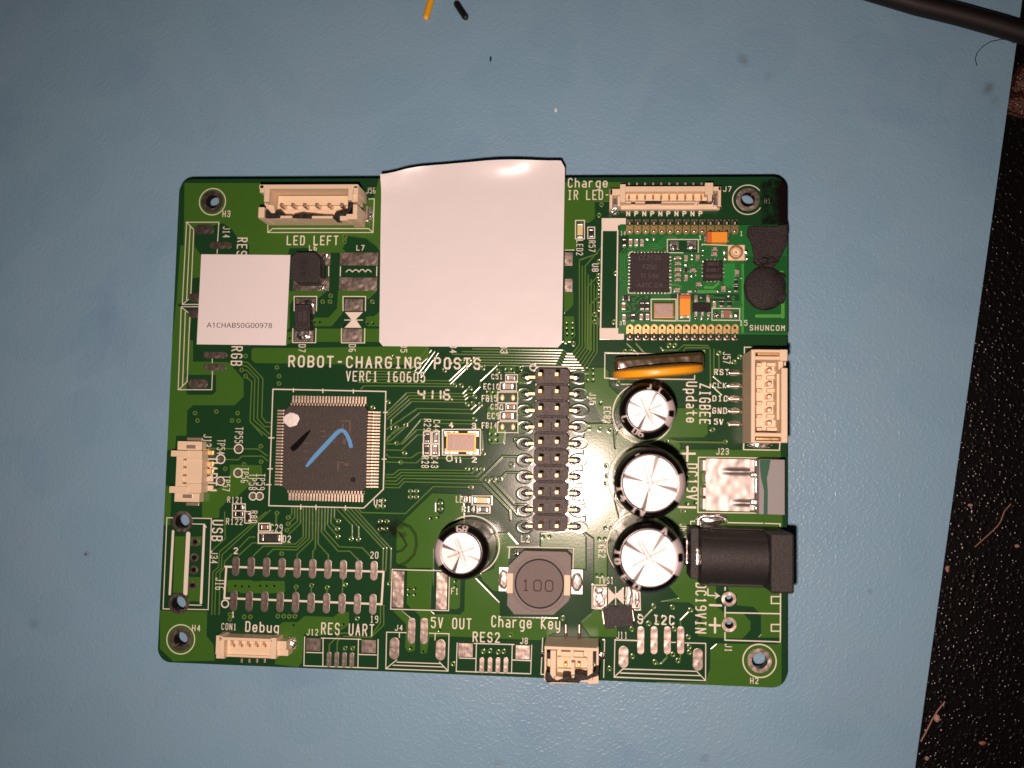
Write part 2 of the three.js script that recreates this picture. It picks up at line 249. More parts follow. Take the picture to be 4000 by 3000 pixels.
trace(ZC, 0.2, [[370, 420], [370, 530], [330, 570]], [[415, 420], [415, 590], [335, 670]], [[460, 420], [460, 650], [310, 780]], [[510, 420], [510, 680], [330, 850]], [[555, 420], [555, 900], [430, 1015], [200, 1010]], [[605, 420], [600, 910], [450, 1060], [0, 1050], [-90, 1050], [-240, 1190]], [[655, 420], [650, 930], [450, 1110], [70, 1100], [-20, 1190]], [[705, 420], [705, 945], [460, 1180], [455, 1240]], [[760, 420], [750, 1090], [715, 1130], [710, 1240]], [[805, 420], [795, 1010], [960, 1190], [962, 1250]], [[855, 420], [850, 820], [1120, 1130], [1310, 1130], [1440, 1265]], [[905, 420], [900, 790], [1140, 1060], [1510, 1075], [1650, 1220]],
  [[955, 420], [945, 700], [1110, 890]], [[1010, 420], [1000, 670], [1090, 760]], [[1060, 420], [1055, 590], [1110, 640]], [[1100, 450], [1345, 710], [1345, 930]], [[1190, 450], [1450, 740], [1450, 920]], [[1260, 450], [1850, 1090], [1840, 1440]], [[1330, 450], [1905, 1080], [1890, 1450]], [[1400, 450], [1975, 1090], [1965, 1600]], [[1460, 450], [1500, 505], [2074, 520], [2200, 520]], [[115, 560], [115, 690]]);
trace(ZD, 0.2, [[1820, 0], [1070, 640], [1050, 890], [960, 970], [940, 1659]], [[1890, -30], [1110, 690], [1095, 910], [1010, 990], [990, 1659]], [[1150, 0], [1160, 430], [950, 620]], [[1640, 405], [1550, 405], [1390, 570]], [[1680, 500], [1600, 500], [1380, 700]], [[2074, 555], [1775, 550], [1615, 710]], [[1270, 680], [1150, 800], [1140, 900], [1075, 990], [1060, 1659]], [[1990, 60], [1985, 180]]);
trace(ZE, 0.2, [[1420, 460], [1530, 485], [1770, 740], [1750, 1360], [1820, 1450], [1900, 1455]], [[1410, 520], [1510, 540], [1700, 740], [1680, 1390], [1800, 1520], [1900, 1520]], [[1430, 600], [1510, 610], [1640, 740], [1620, 1410], [1880, 1640]], [[1480, 700], [1590, 790], [1560, 1430], [1760, 1659]]);
trace(ZF, 0.2, [[880, 420], [1690, 430], [1840, 540]], [[790, 680], [860, 590], [1370, 605], [1430, 545], [1760, 545], [1850, 620]], [[1570, 0], [1850, 230]]);
trace(ZG, 0.2, [[1810, 480], [1805, 760], [1640, 990], [1210, 975]], [[1860, 480], [1860, 790], [1650, 1000]], [[1290, 925], [1170, 925], [980, 1110], [975, 1220]], [[1160, 1000], [1110, 1060], [1105, 1220]], [[435, 200], [435, 260]], [[690, 170], [685, 250]], [[940, 200], [940, 260]], [[1200, 60], [1190, 270]]);
trace(ZH, 0.2, [[700, 0], [940, 215], [1570, 215], [1650, 75], [2040, 75]], [[850, 0], [1000, 165]], [[1250, 60], [1290, 110], [1530, 110], [1620, 30], [2020, 40]], [[560, 650], [900, 660]]);
trace(ZH, 0.32, [[1350, 1595], [2000, 1605]]); trace(ZR, 0.32, [[-20, 110], [640, 118]]);
trace(ZI, 0.2, [[390, 100], [400, 660], [590, 840]], [[455, 100], [450, 540], [580, 650]], [[535, 180], [535, 420]]);
trace(ZJ, 0.22, [[330, 90], [110, 320]], [[900, 150], [740, 310], [740, 400]], [[520, 860], [520, 910], [430, 1010], [310, 1010]], [[740, 860], [735, 930]]);
trace([1480, 2150, 4.148], 0.3, [[1640, 380], [1560, 430]]);
via(ZA, [820, 487], [875, 490], [952, 513], [990, 585], [925, 650], [975, 643], [1038, 650], [990, 778], [325, 850], [400, 830], [250, 632], [120, 678], [325, 985], [390, 1068], [360, 1147], [925, 1203], [990, 1203], [1050, 1203], [1097, 1300], [1150, 1290], [1205, 1290], [955, 1360], [440, 1393], [490, 1393], [440, 1443], [490, 1443], [695, 1498], [695, 1547], [1060, 340], [732, 360], [1190, 365], [1385, 345], [1308, 1168], [1345, 957], [1060, 1070], [1832, 133], [300, 245], [440, 265], [880, 285], [780, 290]);
hole(ZA, [1262, 365], [1310, 365], [1130, 912], [1182, 912], [1130, 962], [1182, 962], [1105, 555], [1155, 560], [1950, 355], [2000, 358], [1950, 405], [2000, 405], [1950, 452], [2000, 452], [680, 1617], [620, 1625], [1780, 20], [1825, 20], [1780, 62], [1825, 65], [2065, 645]);
via(ZC, [310, 585], [310, 690], [290, 790], [1125, 645], [1105, 770], [1115, 895], [1330, 935], [1445, 940], [1800, 650], [1905, 650], [1795, 770], [1885, 770], [130, 515], [205, 1170], [1850, 310], [1755, 410], [1845, 405]);
via(ZE, [670, 1300], [1015, 1275], [1360, 1300], [1270, 1420], [1375, 1425], [710, 1420], [1490, 375], [1425, 600], [1490, 700], [1995, 560], [2030, 700], [2030, 820]); via(ZF, [1735, 385], [1465, 680], [1740, 635], [1160, 750]); via(ZG, [440, 175], [690, 150], [940, 185], [1235, 140], [1430, 690], [145, 650], [240, 650], [330, 655], [420, 650], [1235, 1170], [1355, 1170], [1950, 120], [-400, 660], [-300, 660], [-630, 620], [-630, 700]);
via(ZH, [1390, 30], [1480, 30], [670, 130], [765, 130], [560, 640], [90, 1370], [260, 1395], [420, 1410], [1350, 1595]); via(ZI, [280, 140], [535, 155], [875, 220], [780, 300], [435, 1400], [640, 1600]); via(ZJ, [310, 80], [615, 95], [910, 140], [235, 360], [640, 450], [870, 575], [885, 735], [885, 825], [620, 860], [700, 960], [330, 990], [365, 350], [-410, 1090], [-170, -50]);
via(ZK, [665, 80], [655, 310], [660, 410], [665, 510], [655, 635], [660, 770], [670, 850], [590, 940], [590, 1060], [250, 1415], [935, 270], [905, 1060]); hole(ZK, [140, 1105], [235, 1105], [140, 1190], [235, 1190], [145, 1285], [230, 1285]); hole(ZN, [1000, 320], [1105, 315], [1910, 350], [2005, 350], [1870, 940], [1955, 940], [2010, 180]); hole(ZP, [740, 1280], [825, 1275], [1600, 1300], [1690, 1300], [335, 1540], [1230, 1330]); via(ZP, [1000, 850], [870, 945], [990, 945], [1675, 945]); via(ZQ, [275, 500], [280, 660], [265, 780], [1535, 1225]); hole(ZQ, [1585, 1110], [1720, 1095], [270, 1505], [360, 1505]); hole(ZL, [490, 620], [590, 615], [485, 710], [585, 710], [520, 1580], [715, 1640], [985, 1290], [1245, 490], [1240, 580]); hole(ZD, [1320, 1195], [1430, 1205], [1545, 1205], [1725, 1195], [1830, 1195], [1950, 1195]); hole(ZG, [85, 160], [400, 795], [1210, 780]);
via([1680, 2350, 4.148], [860, 810], [970, 800], [1100, 820], [1190, 810], [370, 1010], [1305, 540]); via([1050, 600, 4.148], [1225, 1340], [1225, 1425]); via([2180, 640, 4.148], [705, 655], [665, 825]); via([2080, 2300, 4.148], [490, 480], [1620, 1100], [1985, 1190], [1610, 660], [1880, 570]);

// white print: outlines
circle(830, 788, 54, 0.16); circle(2921, 780, 57, 0.17, 0.6, 5.6); circle(706, 2497, 56, 0.17); circle(2967, 2581, 60, 0.2);
line(0.15, [[727, 868], [855, 868], [850, 942]], [[849, 974], [848, 990]], [[729, 868], [712, 1188]], [[743, 885], [729, 1172]], [[757, 897], [745, 1162]], [[729, 868], [757, 897]], [[745, 1162], [713, 1188]], [[712, 1189], [785, 1189]], [[708, 1198], [785, 1198]], [[708, 1199], [696, 1522]], [[724, 1218], [713, 1507]], [[742, 1226], [731, 1490]], [[708, 1199], [742, 1226]], [[731, 1490], [700, 1521]], [[697, 1522], [827, 1522], [830, 1450]], [[829, 1402], [829, 1416]]);
line(0.15, [[1440, 777], [1462, 777], [1457, 908], [1046, 908], [1046, 870]], [[1065, 893], [1440, 893]], [[1046, 908], [1065, 893]], [[1440, 893], [1457, 908]]);
line(0.17, [[1284, 1041], [1284, 1078]], [[1330, 1041], [1329, 1078]], [[1472, 1041], [1471, 1078]], [[1352, 1062], [1360, 1054], [1368, 1054], [1376, 1062], [1386, 1054], [1394, 1054], [1402, 1062], [1411, 1053], [1419, 1053], [1427, 1062], [1436, 1053], [1443, 1055], [1450, 1062]]);
line(0.17, [[1149, 1214], [1149, 1158], [1237, 1158], [1236, 1214]], [[1144, 1283], [1143, 1338], [1233, 1338], [1234, 1283]], [[1340, 1214], [1340, 1158], [1428, 1158], [1427, 1214]], [[1334, 1283], [1334, 1339], [1424, 1339], [1425, 1283]], [[1346, 1250], [1416, 1250]]);
fillS([[1347, 1219], [1418, 1219], [1390, 1247], [1412, 1280], [1345, 1280], [1374, 1250]]);
line(0.2, [[1066, 1520], [1507, 1529], [1497, 1911], [1421, 1984], [1050, 1975], [1066, 1520]], [[1146, 1518], [1146, 1530]], [[1261, 1520], [1261, 1533]], [[1380, 1522], [1380, 1535]], [[1050, 1710], [1070, 1710]], [[1046, 1831], [1064, 1831]], [[1040, 1893], [1058, 1893]], [[1498, 1611], [1512, 1611]], [[1493, 1793], [1508, 1793]], [[1175, 1972], [1175, 1988]], [[1234, 1973], [1234, 1990]], [[1349, 1976], [1349, 1992]]);
for (const [x, y, r] of [[932, 1753, 17], [862, 1793, 17], [930, 1847, 17], [861, 1879, 16], [988, 1938, 14.5], [1014, 1938, 14.5], [879, 2358, 14], [1755, 1790, 11], [2082, 1434, 12]]) circle(x, y, r, r > 13 ? 0.22 : 0.2);
frame(0.17, 908, 1968, 958, 1995); frame(0.17, 908, 1995, 956, 2021); frame(0.17, 956, 1998, 978, 2043); frame(0.2, 1010, 2044, 1054, 2074); frame(0.22, 1009, 2081, 1100, 2122);
line(0.16, [[652, 2022], [826, 2025], [813, 2381], [637, 2378], [652, 2022]], [[690, 2045], [798, 2047], [806, 2060]], [[720, 2362], [786, 2364]]); line(0.42, [[798, 2052], [785, 2355]], [[676, 2075], [663, 2320]]); line(0.72, [[735, 2085], [724, 2318]]);
line(0.34, [[880, 2213], [1498, 2233], [1490, 2360], [876, 2336], [884, 2213]]);
line(0.16, [[1190, 2487], [1187, 2600], [1475, 2610], [1477, 2498]], [[1262, 2492], [1261, 2602]], [[1400, 2495], [1398, 2607]], [[1255, 2492], [1410, 2497]], [[1197, 2548], [1262, 2550]], [[1402, 2556], [1470, 2558]]);
line(0.16, [[1587, 2471], [1510, 2469], [1507, 2612], [1750, 2621], [1754, 2475], [1677, 2473]], [[1560, 2471], [1560, 2490]], [[1700, 2475], [1699, 2500]], [[1550, 2586], [1718, 2592]], [[1535, 2598], [1730, 2605]], [[1507, 2612], [1550, 2577]], [[1750, 2621], [1716, 2586]]);
line(0.16, [[1786, 2511], [1782, 2622], [2073, 2632], [2077, 2521]], [[1861, 2514], [1858, 2626]], [[2001, 2520], [1998, 2630]], [[1852, 2513], [2008, 2518]], [[1794, 2570], [1858, 2572]], [[2002, 2578], [2073, 2581]]);
line(0.17, [[1532, 2224], [1756, 2230], [1752, 2385], [1526, 2379], [1532, 2224]]);
line(0.16, [[2120, 2492], [2113, 2634], [2160, 2636]], [[2355, 2500], [2362, 2500], [2358, 2646]], [[2490, 2503], [2402, 2500], [2399, 2645], [2756, 2658], [2757, 2513], [2677, 2511]], [[2624, 2509], [2640, 2509]], [[2432, 2613], [2722, 2622]], [[2423, 2629], [2735, 2639]], [[2399, 2645], [2434, 2612]], [[2756, 2658], [2722, 2622]]);
line(0.17, [[2370, 2285], [2313, 2285], [2313, 2376], [2350, 2379]], [[2500, 2305], [2502, 2383], [2480, 2383]], [[2405, 2296], [2405, 2362]]); fillS([[2375, 2296], [2404, 2325], [2437, 2296], [2437, 2362], [2406, 2332], [2375, 2362]]);
line(0.17, [[1983, 2136], [2240, 2141], [2238, 2220]], [[1991, 2136], [1988, 2180]]);
frame(0.16, 1975, 1463, 2021, 1489); frame(0.16, 1954, 1493, 2017, 1526); frame(0.16, 1944, 1531, 2022, 1573); frame(0.16, 1975, 1577, 2020, 1604); frame(0.16, 1954, 1607, 2020, 1641); frame(0.16, 1944, 1646, 2023, 1689); frame(0.2, 1728, 1677, 1876, 1777); frame(0.18, 1654, 1686, 1682, 1731); frame(0.18, 1652, 1732, 1681, 1779); frame(0.18, 1687, 1687, 1714, 1731); frame(0.18, 1685, 1735, 1714, 1779); frame(0.17, 1843, 1937, 1919, 1972); frame(0.17, 1863, 1977, 1911, 2004);
frame(0.17, 2248, 861, 2283, 933); frame(0.17, 2296, 887, 2323, 931);
line(0.26, [[2100, 1434], [2222, 1434], [2222, 1450]]);
for (let k = 0; k < 9; k++) line(0.22, [[2220, 1500 + 65 * k], [2220, 1515 + 65 * k]], [[2094, 1500 + 65 * k], [2094, 1510 + 65 * k]]);
fillS([[2350, 852], [2445, 852], [2445, 880], [2414, 880], [2414, 902], [2350, 902]], [[2342, 1281], [2438, 1281], [2438, 1325], [2342, 1325]]); line(0.25, [[2352, 900], [2346, 1285]], [[2413, 900], [2408, 1285]]);
line(0.17, [[2713, 1385], [2363, 1377], [2362, 1477], [2713, 1482], [2714, 1466]]); line(0.17, [[2908, 1400], [2908, 1356], [3046, 1358]], [[2906, 1730], [2905, 1756], [3045, 1758], [3047, 1730]]);
line(0.17, [[3042, 1790], [2728, 1786], [2726, 2001], [2965, 2004]], [[2843, 2041], [2980, 2044]], [[2988, 2044], [3048, 2046], [3047, 2055]], [[2698, 2050], [2698, 2036], [2712, 2036]]);
line(0.2, [[2834, 2295], [2832, 2305]], [[2833, 2370], [2832, 2410]], [[2832, 2470], [2832, 2500], [3048, 2507], [3049, 2300]], [[2836, 2393], [3047, 2397]], [[3045, 2330], [3013, 2330], [3013, 2357], [3045, 2357]], [[3045, 2439], [3013, 2439], [3013, 2465], [3045, 2465]], [[2765, 2300], [2765, 2325], [2808, 2327], [2794, 2316]], [[2808, 2327], [2794, 2336]]);
line(0.34, [[2653, 1772], [2714, 1772]], [[2686, 1745], [2684, 1800]], [[2652, 1980], [2716, 1982]], [[2773, 2363], [2817, 2365]], [[2772, 2441], [2812, 2443]], [[2793, 2415], [2793, 2470]]);
circle(2512, 1614, 114, 0.2); circle(2514, 1873, 132, 0.17); circle(2509, 2133, 132, 0.17); circle(1839, 2128, 110, 0.22);
// white print: lettering
for (const q of [['H3', 869, 822, 900, 848], ['J56', 1430, 733, 1467, 756], ['LED LEFT', 1120, 920, 1322, 958], ['L6', 1207, 957, 1238, 979], ['L7', 1392, 957, 1424, 979], ['ROBOT-CHARGING POSTS', 1126, 1392, 1877, 1439], ['VERC1 160605', 1351, 1450, 1661, 1492], ['U5', 1460, 1950, 1493, 1976],
  ['R121', 888, 1940, 948, 1964], ['R122', 883, 2024, 948, 2050], ['C29', 1056, 2047, 1104, 2077], ['D2', 1104, 2091, 1136, 2119], ['2', 912, 2138, 930, 2164], ['20', 1446, 2154, 1478, 2182], ['1', 903, 2388, 918, 2412], ['19', 1446, 2404, 1477, 2433], ['CON1', 865, 2434, 923, 2461], ['Debug', 958, 2428, 1090, 2470], ['H4', 750, 2440, 783, 2466], ['J12', 1197, 2456, 1243, 2482],
  ['RES UART', 1254, 2434, 1462, 2482], ['J4', 1542, 2440, 1573, 2464], ['5V OUT', 1683, 2412, 1842, 2456], ['RES2', 1846, 2468, 1953, 2510], ['J8', 2031, 2490, 2062, 2516], ['F1', 1762, 2296, 1791, 2322], ['Charge Key', 1919, 2408, 2189, 2454], ['S I2C', 2490, 2402, 2636, 2440], ['J11', 2407, 2468, 2451, 2496], ['TVS1', 2338, 2255, 2397, 2281], ['L2', 2034, 2094, 2067, 2119],
  ['C51', 1919, 1460, 1963, 1481], ['EC10', 1888, 1497, 1951, 1521], ['FB15', 1881, 1543, 1942, 1568], ['C50', 1916, 1577, 1965, 1600], ['EC9', 1903, 1612, 1951, 1637], ['FB14', 1881, 1649, 1941, 1673], ['4', 1753, 1648, 1770, 1671], ['3', 1842, 1651, 1860, 1675], ['2', 1842, 1783, 1860, 1807], ['Y1', 1775, 1783, 1803, 1807], ['LED1', 1781, 1937, 1839, 1963], ['R14', 1804, 1977, 1853, 2001],
  ['Charge', 2218, 695, 2374, 733], ['IR LED-', 2217, 742, 2380, 781], ['J7', 2824, 727, 2858, 749], ['RST', 2790, 1441, 2848, 1465], ['CLK', 2784, 1494, 2838, 1516], ['DIO', 2783, 1544, 2843, 1568], ['GND', 2783, 1591, 2840, 1616], ['5V', 2790, 1635, 2826, 1659], ['F2', 2558, 1487, 2588, 1509], ['J23', 2797, 1750, 2847, 1776], ['H2', 2930, 2646, 2963, 2671], ['H1', 2986, 772, 3010, 796]]) text(...q);
for (const q of [['J14', 870, 884, 899, 928], ['RES', 925, 928, 966, 998], ['RGB', 902, 1352, 947, 1429], ['D7', 1166, 1344, 1194, 1376], ['D6', 1362, 1344, 1390, 1375], ['D5', 1564, 1344, 1591, 1377], ['D4', 1756, 1345, 1784, 1379], ['D3', 1954, 1346, 1982, 1381], ['TP55', 917, 1668, 949, 1731], ['TP54', 847, 1716, 879, 1774], ['TP56', 941, 1826, 971, 1886], ['TP57', 869, 1857, 899, 1919], ['TP58', 972, 1850, 1003, 1914], ['TP59', 1003, 1850, 1035, 1914], ['J13', 794, 1696, 827, 1745], ['UART1', 806, 1790, 850, 1926], ['R80', 980, 1994, 1005, 2043],
  ['USB', 827, 2030, 871, 2114], ['J34', 822, 2150, 851, 2201], ['J16', 841, 2256, 876, 2304], ['CE2', 2337, 2126, 2365, 2177], ['J15', 2302, 1534, 2328, 1578], ['EC82', 2357, 1589, 2386, 1653], ['R29', 1655, 1636, 1683, 1683], ['C44', 1692, 1640, 1718, 1687], ['R28', 1646, 1782, 1674, 1828], ['C43', 1683, 1782, 1711, 1828], ['LED2', 2251, 937, 2278, 997], ['R57', 2299, 939, 2326, 984], ['U8', 2312, 1029, 2339, 1061], ['J57', 2824, 1374, 2854, 1420], ['ZIGBEE', 2732, 1497, 2777, 1657], ['Update', 2680, 1490, 2724, 1651], ['DC19V', 2681, 1810, 2725, 1952], ['J6', 2654, 2046, 2691, 2074], ['DC19VIN', 2716, 2276, 2760, 2474], ['J1', 2831, 2514, 2860, 2546]]) text(...q, true);
[...'NPNPNPNPNP'].forEach((s, i) => text(s, 2446 + 31.4 * i, 824, 2462 + 31.4 * i, 845, false, 0.2));
// the date code is set in seven-segment dashes
line(0.3, [[1634, 1527], [1635, 1537]], [[1658, 1528], [1658, 1538]], [[1642, 1540], [1651, 1541]], [[1656, 1548], [1656, 1556]], [[1690, 1528], [1690, 1537]], [[1689, 1546], [1689, 1555]], [[1721, 1528], [1721, 1538]], [[1721, 1546], [1721, 1555]], [[1735, 1530], [1736, 1538]], [[1742, 1523], [1752, 1523]], [[1741, 1541], [1751, 1541]], [[1733, 1546], [1733, 1554]], [[1755, 1546], [1755, 1554]], [[1740, 1560], [1750, 1560]], [[1765, 1560], [1765.5, 1560]]);
// dark marks left on the mask: an ink ring, soot and residue
c2.lineCap = 'round';
for (const [pts, w, a] of [[[[1568, 2045], [1600, 2055], [1622, 2085], [1628, 2125], [1618, 2165], [1590, 2195], [1560, 2208]], 0.5, 0.35], [[[1560, 2080], [1580, 2110], [1588, 2130], [1570, 2150], [1550, 2155]], 0.4, 0.4], [[[1540, 2075], [1505, 2050], [1480, 2060]], 0.9, 0.3]]) { path(c2, pts.map((p) => T(...p))); c2.strokeStyle = 'rgba(12,16,8,' + a + ')'; c2.lineWidth = w * TS; c2.stroke(); }
for (let k = 0; k < 260; k++) { const t = T(2975 + 105 * Math.pow(rnd(), 0.6), 700 + 175 * rnd()); c2.beginPath(); c2.ellipse(t[0], t[1], 6 + 14 * rnd(), 3 + 8 * rnd(), rnd() * 3, 0, 7); c2.fillStyle = 'rgba(14,12,10,0.16)'; c2.fill(); }
for (let k = 0; k < 160; k++) { const t = T(3052 + 24 * rnd(), 715 + 155 * rnd()); c2.beginPath(); c2.ellipse(t[0], t[1], 5 + 8 * rnd(), 6 + 12 * rnd(), rnd() * 3, 0, 7); c2.fillStyle = 'rgba(20,15,14,0.3)'; c2.fill(); }
for (let k = 0; k < 60; k++) { const t = T(1480 + 110 * rnd(), 2035 + 60 * rnd()); c2.beginPath(); c2.ellipse(t[0], t[1], 4 + 9 * rnd(), 3 + 6 * rnd(), rnd() * 3, 0, 7); c2.fillStyle = 'rgba(14,12,10,0.12)'; c2.fill(); }
for (let k = 0; k < 500; k++) { const x = rnd() * TW, y = rnd() * THt; c2.beginPath(); c2.arc(x, y, 0.6 + rnd(), 0, 7); c2.fillStyle = rnd() < 0.5 ? 'rgba(200,210,190,0.22)' : 'rgba(0,8,0,0.25)'; c2.fill(); }
// flux left round the header's feet: a clear film with a thick rim
for (let k = 0; k < 10; k++) for (const s of [-1, 1]) { const t = T(s < 0 ? 2050 : 2262, 1473 + 65 * k); for (const [r, g] of [[1.45, 'rgba(170,170,170,0.8)'], [1.2, 'rgba(120,120,120,0.8)']]) { b2.beginPath(); b2.ellipse(t[0], t[1], r * TS * (s < 0 ? 0.95 : 1.1), r * TS * 0.72, 0, 0, 7); b2.fillStyle = g; b2.fill(); } }
// from the two canvases: height (with the mask's orange peel), roughness
function boardMaps() {
  const col = c2.getImageData(0, 0, TW, THt).data, src = b2.getImageData(0, 0, TW, THt).data, N = TW * THt;
  let a = new Float32Array(N), b = new Float32Array(N);
  for (let i = 0; i < N; i++) a[i] = src[4 * i] / 255;
  for (let pass = 0; pass < 2; pass++) {                     // soften edges as the mask does
    for (let y = 0; y < THt; y++) for (let x = 0; x < TW; x++) { const i = y * TW + x; b[i] = (a[i] * 2 + a[x ? i - 1 : i] + a[x < TW - 1 ? i + 1 : i]) / 4; }
    for (let y = 0; y < THt; y++) for (let x = 0; x < TW; x++) { const i = y * TW + x; a[i] = (b[i] * 2 + b[y ? i - TW : i] + b[y < THt - 1 ? i + TW : i]) / 4; }
  }
  const hd = new Float32Array(N * 4), rd = new Uint8Array(N * 4);
  for (let y = 0; y < THt; y++) for (let x = 0; x < TW; x++) {
    const i = y * TW + x, o = (THt - 1 - y) * TW + x, k = i * 4;
    const peel = 0.013 * (noise.noise(x * 0.13, y * 0.13, 1) + 0.8 * noise.noise(x * 0.33, y * 0.33, 7));
    hd[o * 4] = hd[o * 4 + 1] = hd[o * 4 + 2] = a[i] + peel; hd[o * 4 + 3] = 1;
    const white = Math.min(1, Math.max(0, (col[k] - 110) / 80));
    rd[o * 4] = rd[o * 4 + 1] = rd[o * 4 + 2] = 255 * (0.175 + 0.4 * white + 0.03 * noise.noise(x * 0.01, y * 0.01, 3)); rd[o * 4 + 3] = 255;
  }
  const mk = (d, type) => { const t = new THREE.DataTexture(d, TW, THt, THREE.RGBAFormat, type); t.magFilter = THREE.LinearFilter; t.needsUpdate = true; return t; };
  return [mk(hd, THREE.FloatType), mk(rd, THREE.UnsignedByteType)];
}
const [boardHeight, boardRough] = boardMaps();
// ---------------------------------------------------------------- materials
const std = (o) => new THREE.MeshPhysicalMaterial(o);
const tinMap = (() => { const c = canvas(512, 512), x = c.getContext('2d'); x.fillStyle = '#a59a92'; x.fillRect(0, 0, 512, 512); for (let k = 0; k < 420; k++) { x.beginPath(); x.ellipse(rnd() * 512, rnd() * 512, 3 + rnd() * 26, 2 + rnd() * 9, rnd() * 3, 0, 7); x.fillStyle = rnd() < 0.6 ? 'rgba(96,72,66,0.28)' : 'rgba(240,232,226,0.3)'; x.fill(); } const t = canvasTex(c); t.wrapS = t.wrapT = THREE.RepeatWrapping; t.repeat.set(0.7, 0.7); return t; })();
const M = {
  face: std({ map: canvasTex(cc), bumpMap: boardHeight, bumpScale: 95e-6, roughnessMap: boardRough, roughness: 1, metalness: 0 }),
  edge: std({ color: C3(0.02, 0.045, 0.015), roughness: 0.7, bumpMap: grainTex, bumpScale: 30e-6 }),
  tin: std({ map: tinMap, metalness: 1, roughness: 0.40, bumpMap: rep(lumpTex, 1.1), bumpScale: 90e-6 }),
  shell: std({ color: C3(0.50, 0.46, 0.44), metalness: 1, roughness: 0.52, bumpMap: rep(lumpTex, 0.5), bumpScale: 60e-6 }),
  pinGold: std({ color: C3(0.96, 0.74, 0.45), metalness: 1, roughness: 0.56 }),
  solder: std({ color: C3(0.80, 0.77, 0.74), metalness: 1, roughness: 0.28, bumpMap: rep(lumpTex, 2), bumpScale: 60e-6 }),
  lead: std({ color: C3(0.84, 0.68, 0.57), metalness: 1, roughness: 0.42 }),
  gold: std({ color: C3(0.95, 0.62, 0.29), metalness: 1, roughness: 0.32, bumpMap: rep(lumpTex, 2), bumpScale: 20e-6 }),
  cream: std({ color: C3(0.80, 0.66, 0.47), roughness: 0.5, bumpMap: grainTex, bumpScale: 14e-6 }),
  black: std({ color: C3(0.022, 0.020, 0.020), roughness: 0.55, bumpMap: grainTex, bumpScale: 60e-6 }),
  epoxy: std({ color: C3(0.048, 0.040, 0.038), roughness: 0.55, bumpMap: grainTex, bumpScale: 70e-6 }),
  pinblack: std({ color: C3(0.075, 0.066, 0.062), roughness: 0.45, bumpMap: grainTex, bumpScale: 70e-6 }),
  ferrite: std({ color: C3(0.23, 0.205, 0.195), roughness: 0.55, bumpMap: grainTex, bumpScale: 70e-6 }),
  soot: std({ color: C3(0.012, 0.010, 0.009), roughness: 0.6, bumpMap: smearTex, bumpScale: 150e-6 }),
  sticker: std({ color: C3(0.84, 0.84, 0.86), roughness: 0.3, bumpMap: rep(lumpTex, 0.35), bumpScale: 90e-6 }),
  alu: std({ color: C3(0.62, 0.57, 0.54), metalness: 1, roughness: 0.6, bumpMap: rep(smearTex, 1), bumpScale: 14e-6 }),
  ceramic: std({ color: C3(0.42, 0.33, 0.27), roughness: 0.4 }),
  ceramicBrown: std({ color: C3(0.30, 0.16, 0.09), roughness: 0.4 }),
  resistor: std({ color: C3(0.02, 0.018, 0.018), roughness: 0.3 }),
  orange: std({ color: C3(0.92, 0.40, 0.008), roughness: 0.42, clearcoat: 0.25, clearcoatRoughness: 0.35 }),
  tantalum: std({ color: C3(0.88, 0.34, 0.02), roughness: 0.5 }),
  tantalumBand: std({ color: C3(0.62, 0.13, 0.01), roughness: 0.5 }),
  resin: std({ color: C3(0.75, 0.55, 0.35), roughness: 0.12, transmission: 1, thickness: 0.002, ior: 1.5, attenuationColor: C3(0.45, 0.27, 0.1), attenuationDistance: 0.002, bumpMap: smearTex, bumpScale: 300e-6 }),
  solderMatte: std({ color: C3(0.80, 0.76, 0.72), metalness: 1, roughness: 0.5, bumpMap: rep(lumpTex, 2), bumpScale: 40e-6 }),
  crystalLid: std({ color: C3(0.40, 0.32, 0.29), metalness: 1, roughness: 0.62, bumpMap: smearTex, bumpScale: 22e-6 }),
  crystalRim: std({ color: C3(0.66, 0.36, 0.12), metalness: 1, roughness: 0.5 }),
  grey: std({ color: C3(0.30, 0.30, 0.31), roughness: 0.6, bumpMap: grainTex, bumpScale: 20e-6 }),
  greenInk: std({ color: C3(0.005, 0.10, 0.05), roughness: 0.35 }),
  white: std({ color: C3(0.86, 0.84, 0.80), roughness: 0.45 }),
  blueInk: std({ color: C3(0.10, 0.33, 0.66), roughness: 0.6 }),
  blackInk: std({ color: C3(0.004, 0.003, 0.003), roughness: 0.9, specularIntensity: 0.3 }),
  glue: std({ color: C3(0.022, 0.018, 0.019), roughness: 0.6, bumpMap: rep(grainTex, 0.8), bumpScale: 150e-6 }),
  led: std({ color: C3(0.82, 0.66, 0.36), roughness: 0.25 }),
  scored: std({ color: C3(0.30, 0.24, 0.22), metalness: 1, roughness: 0.6 }),
  dark: std({ color: C3(0.006, 0.006, 0.006), roughness: 0.8 }),
};

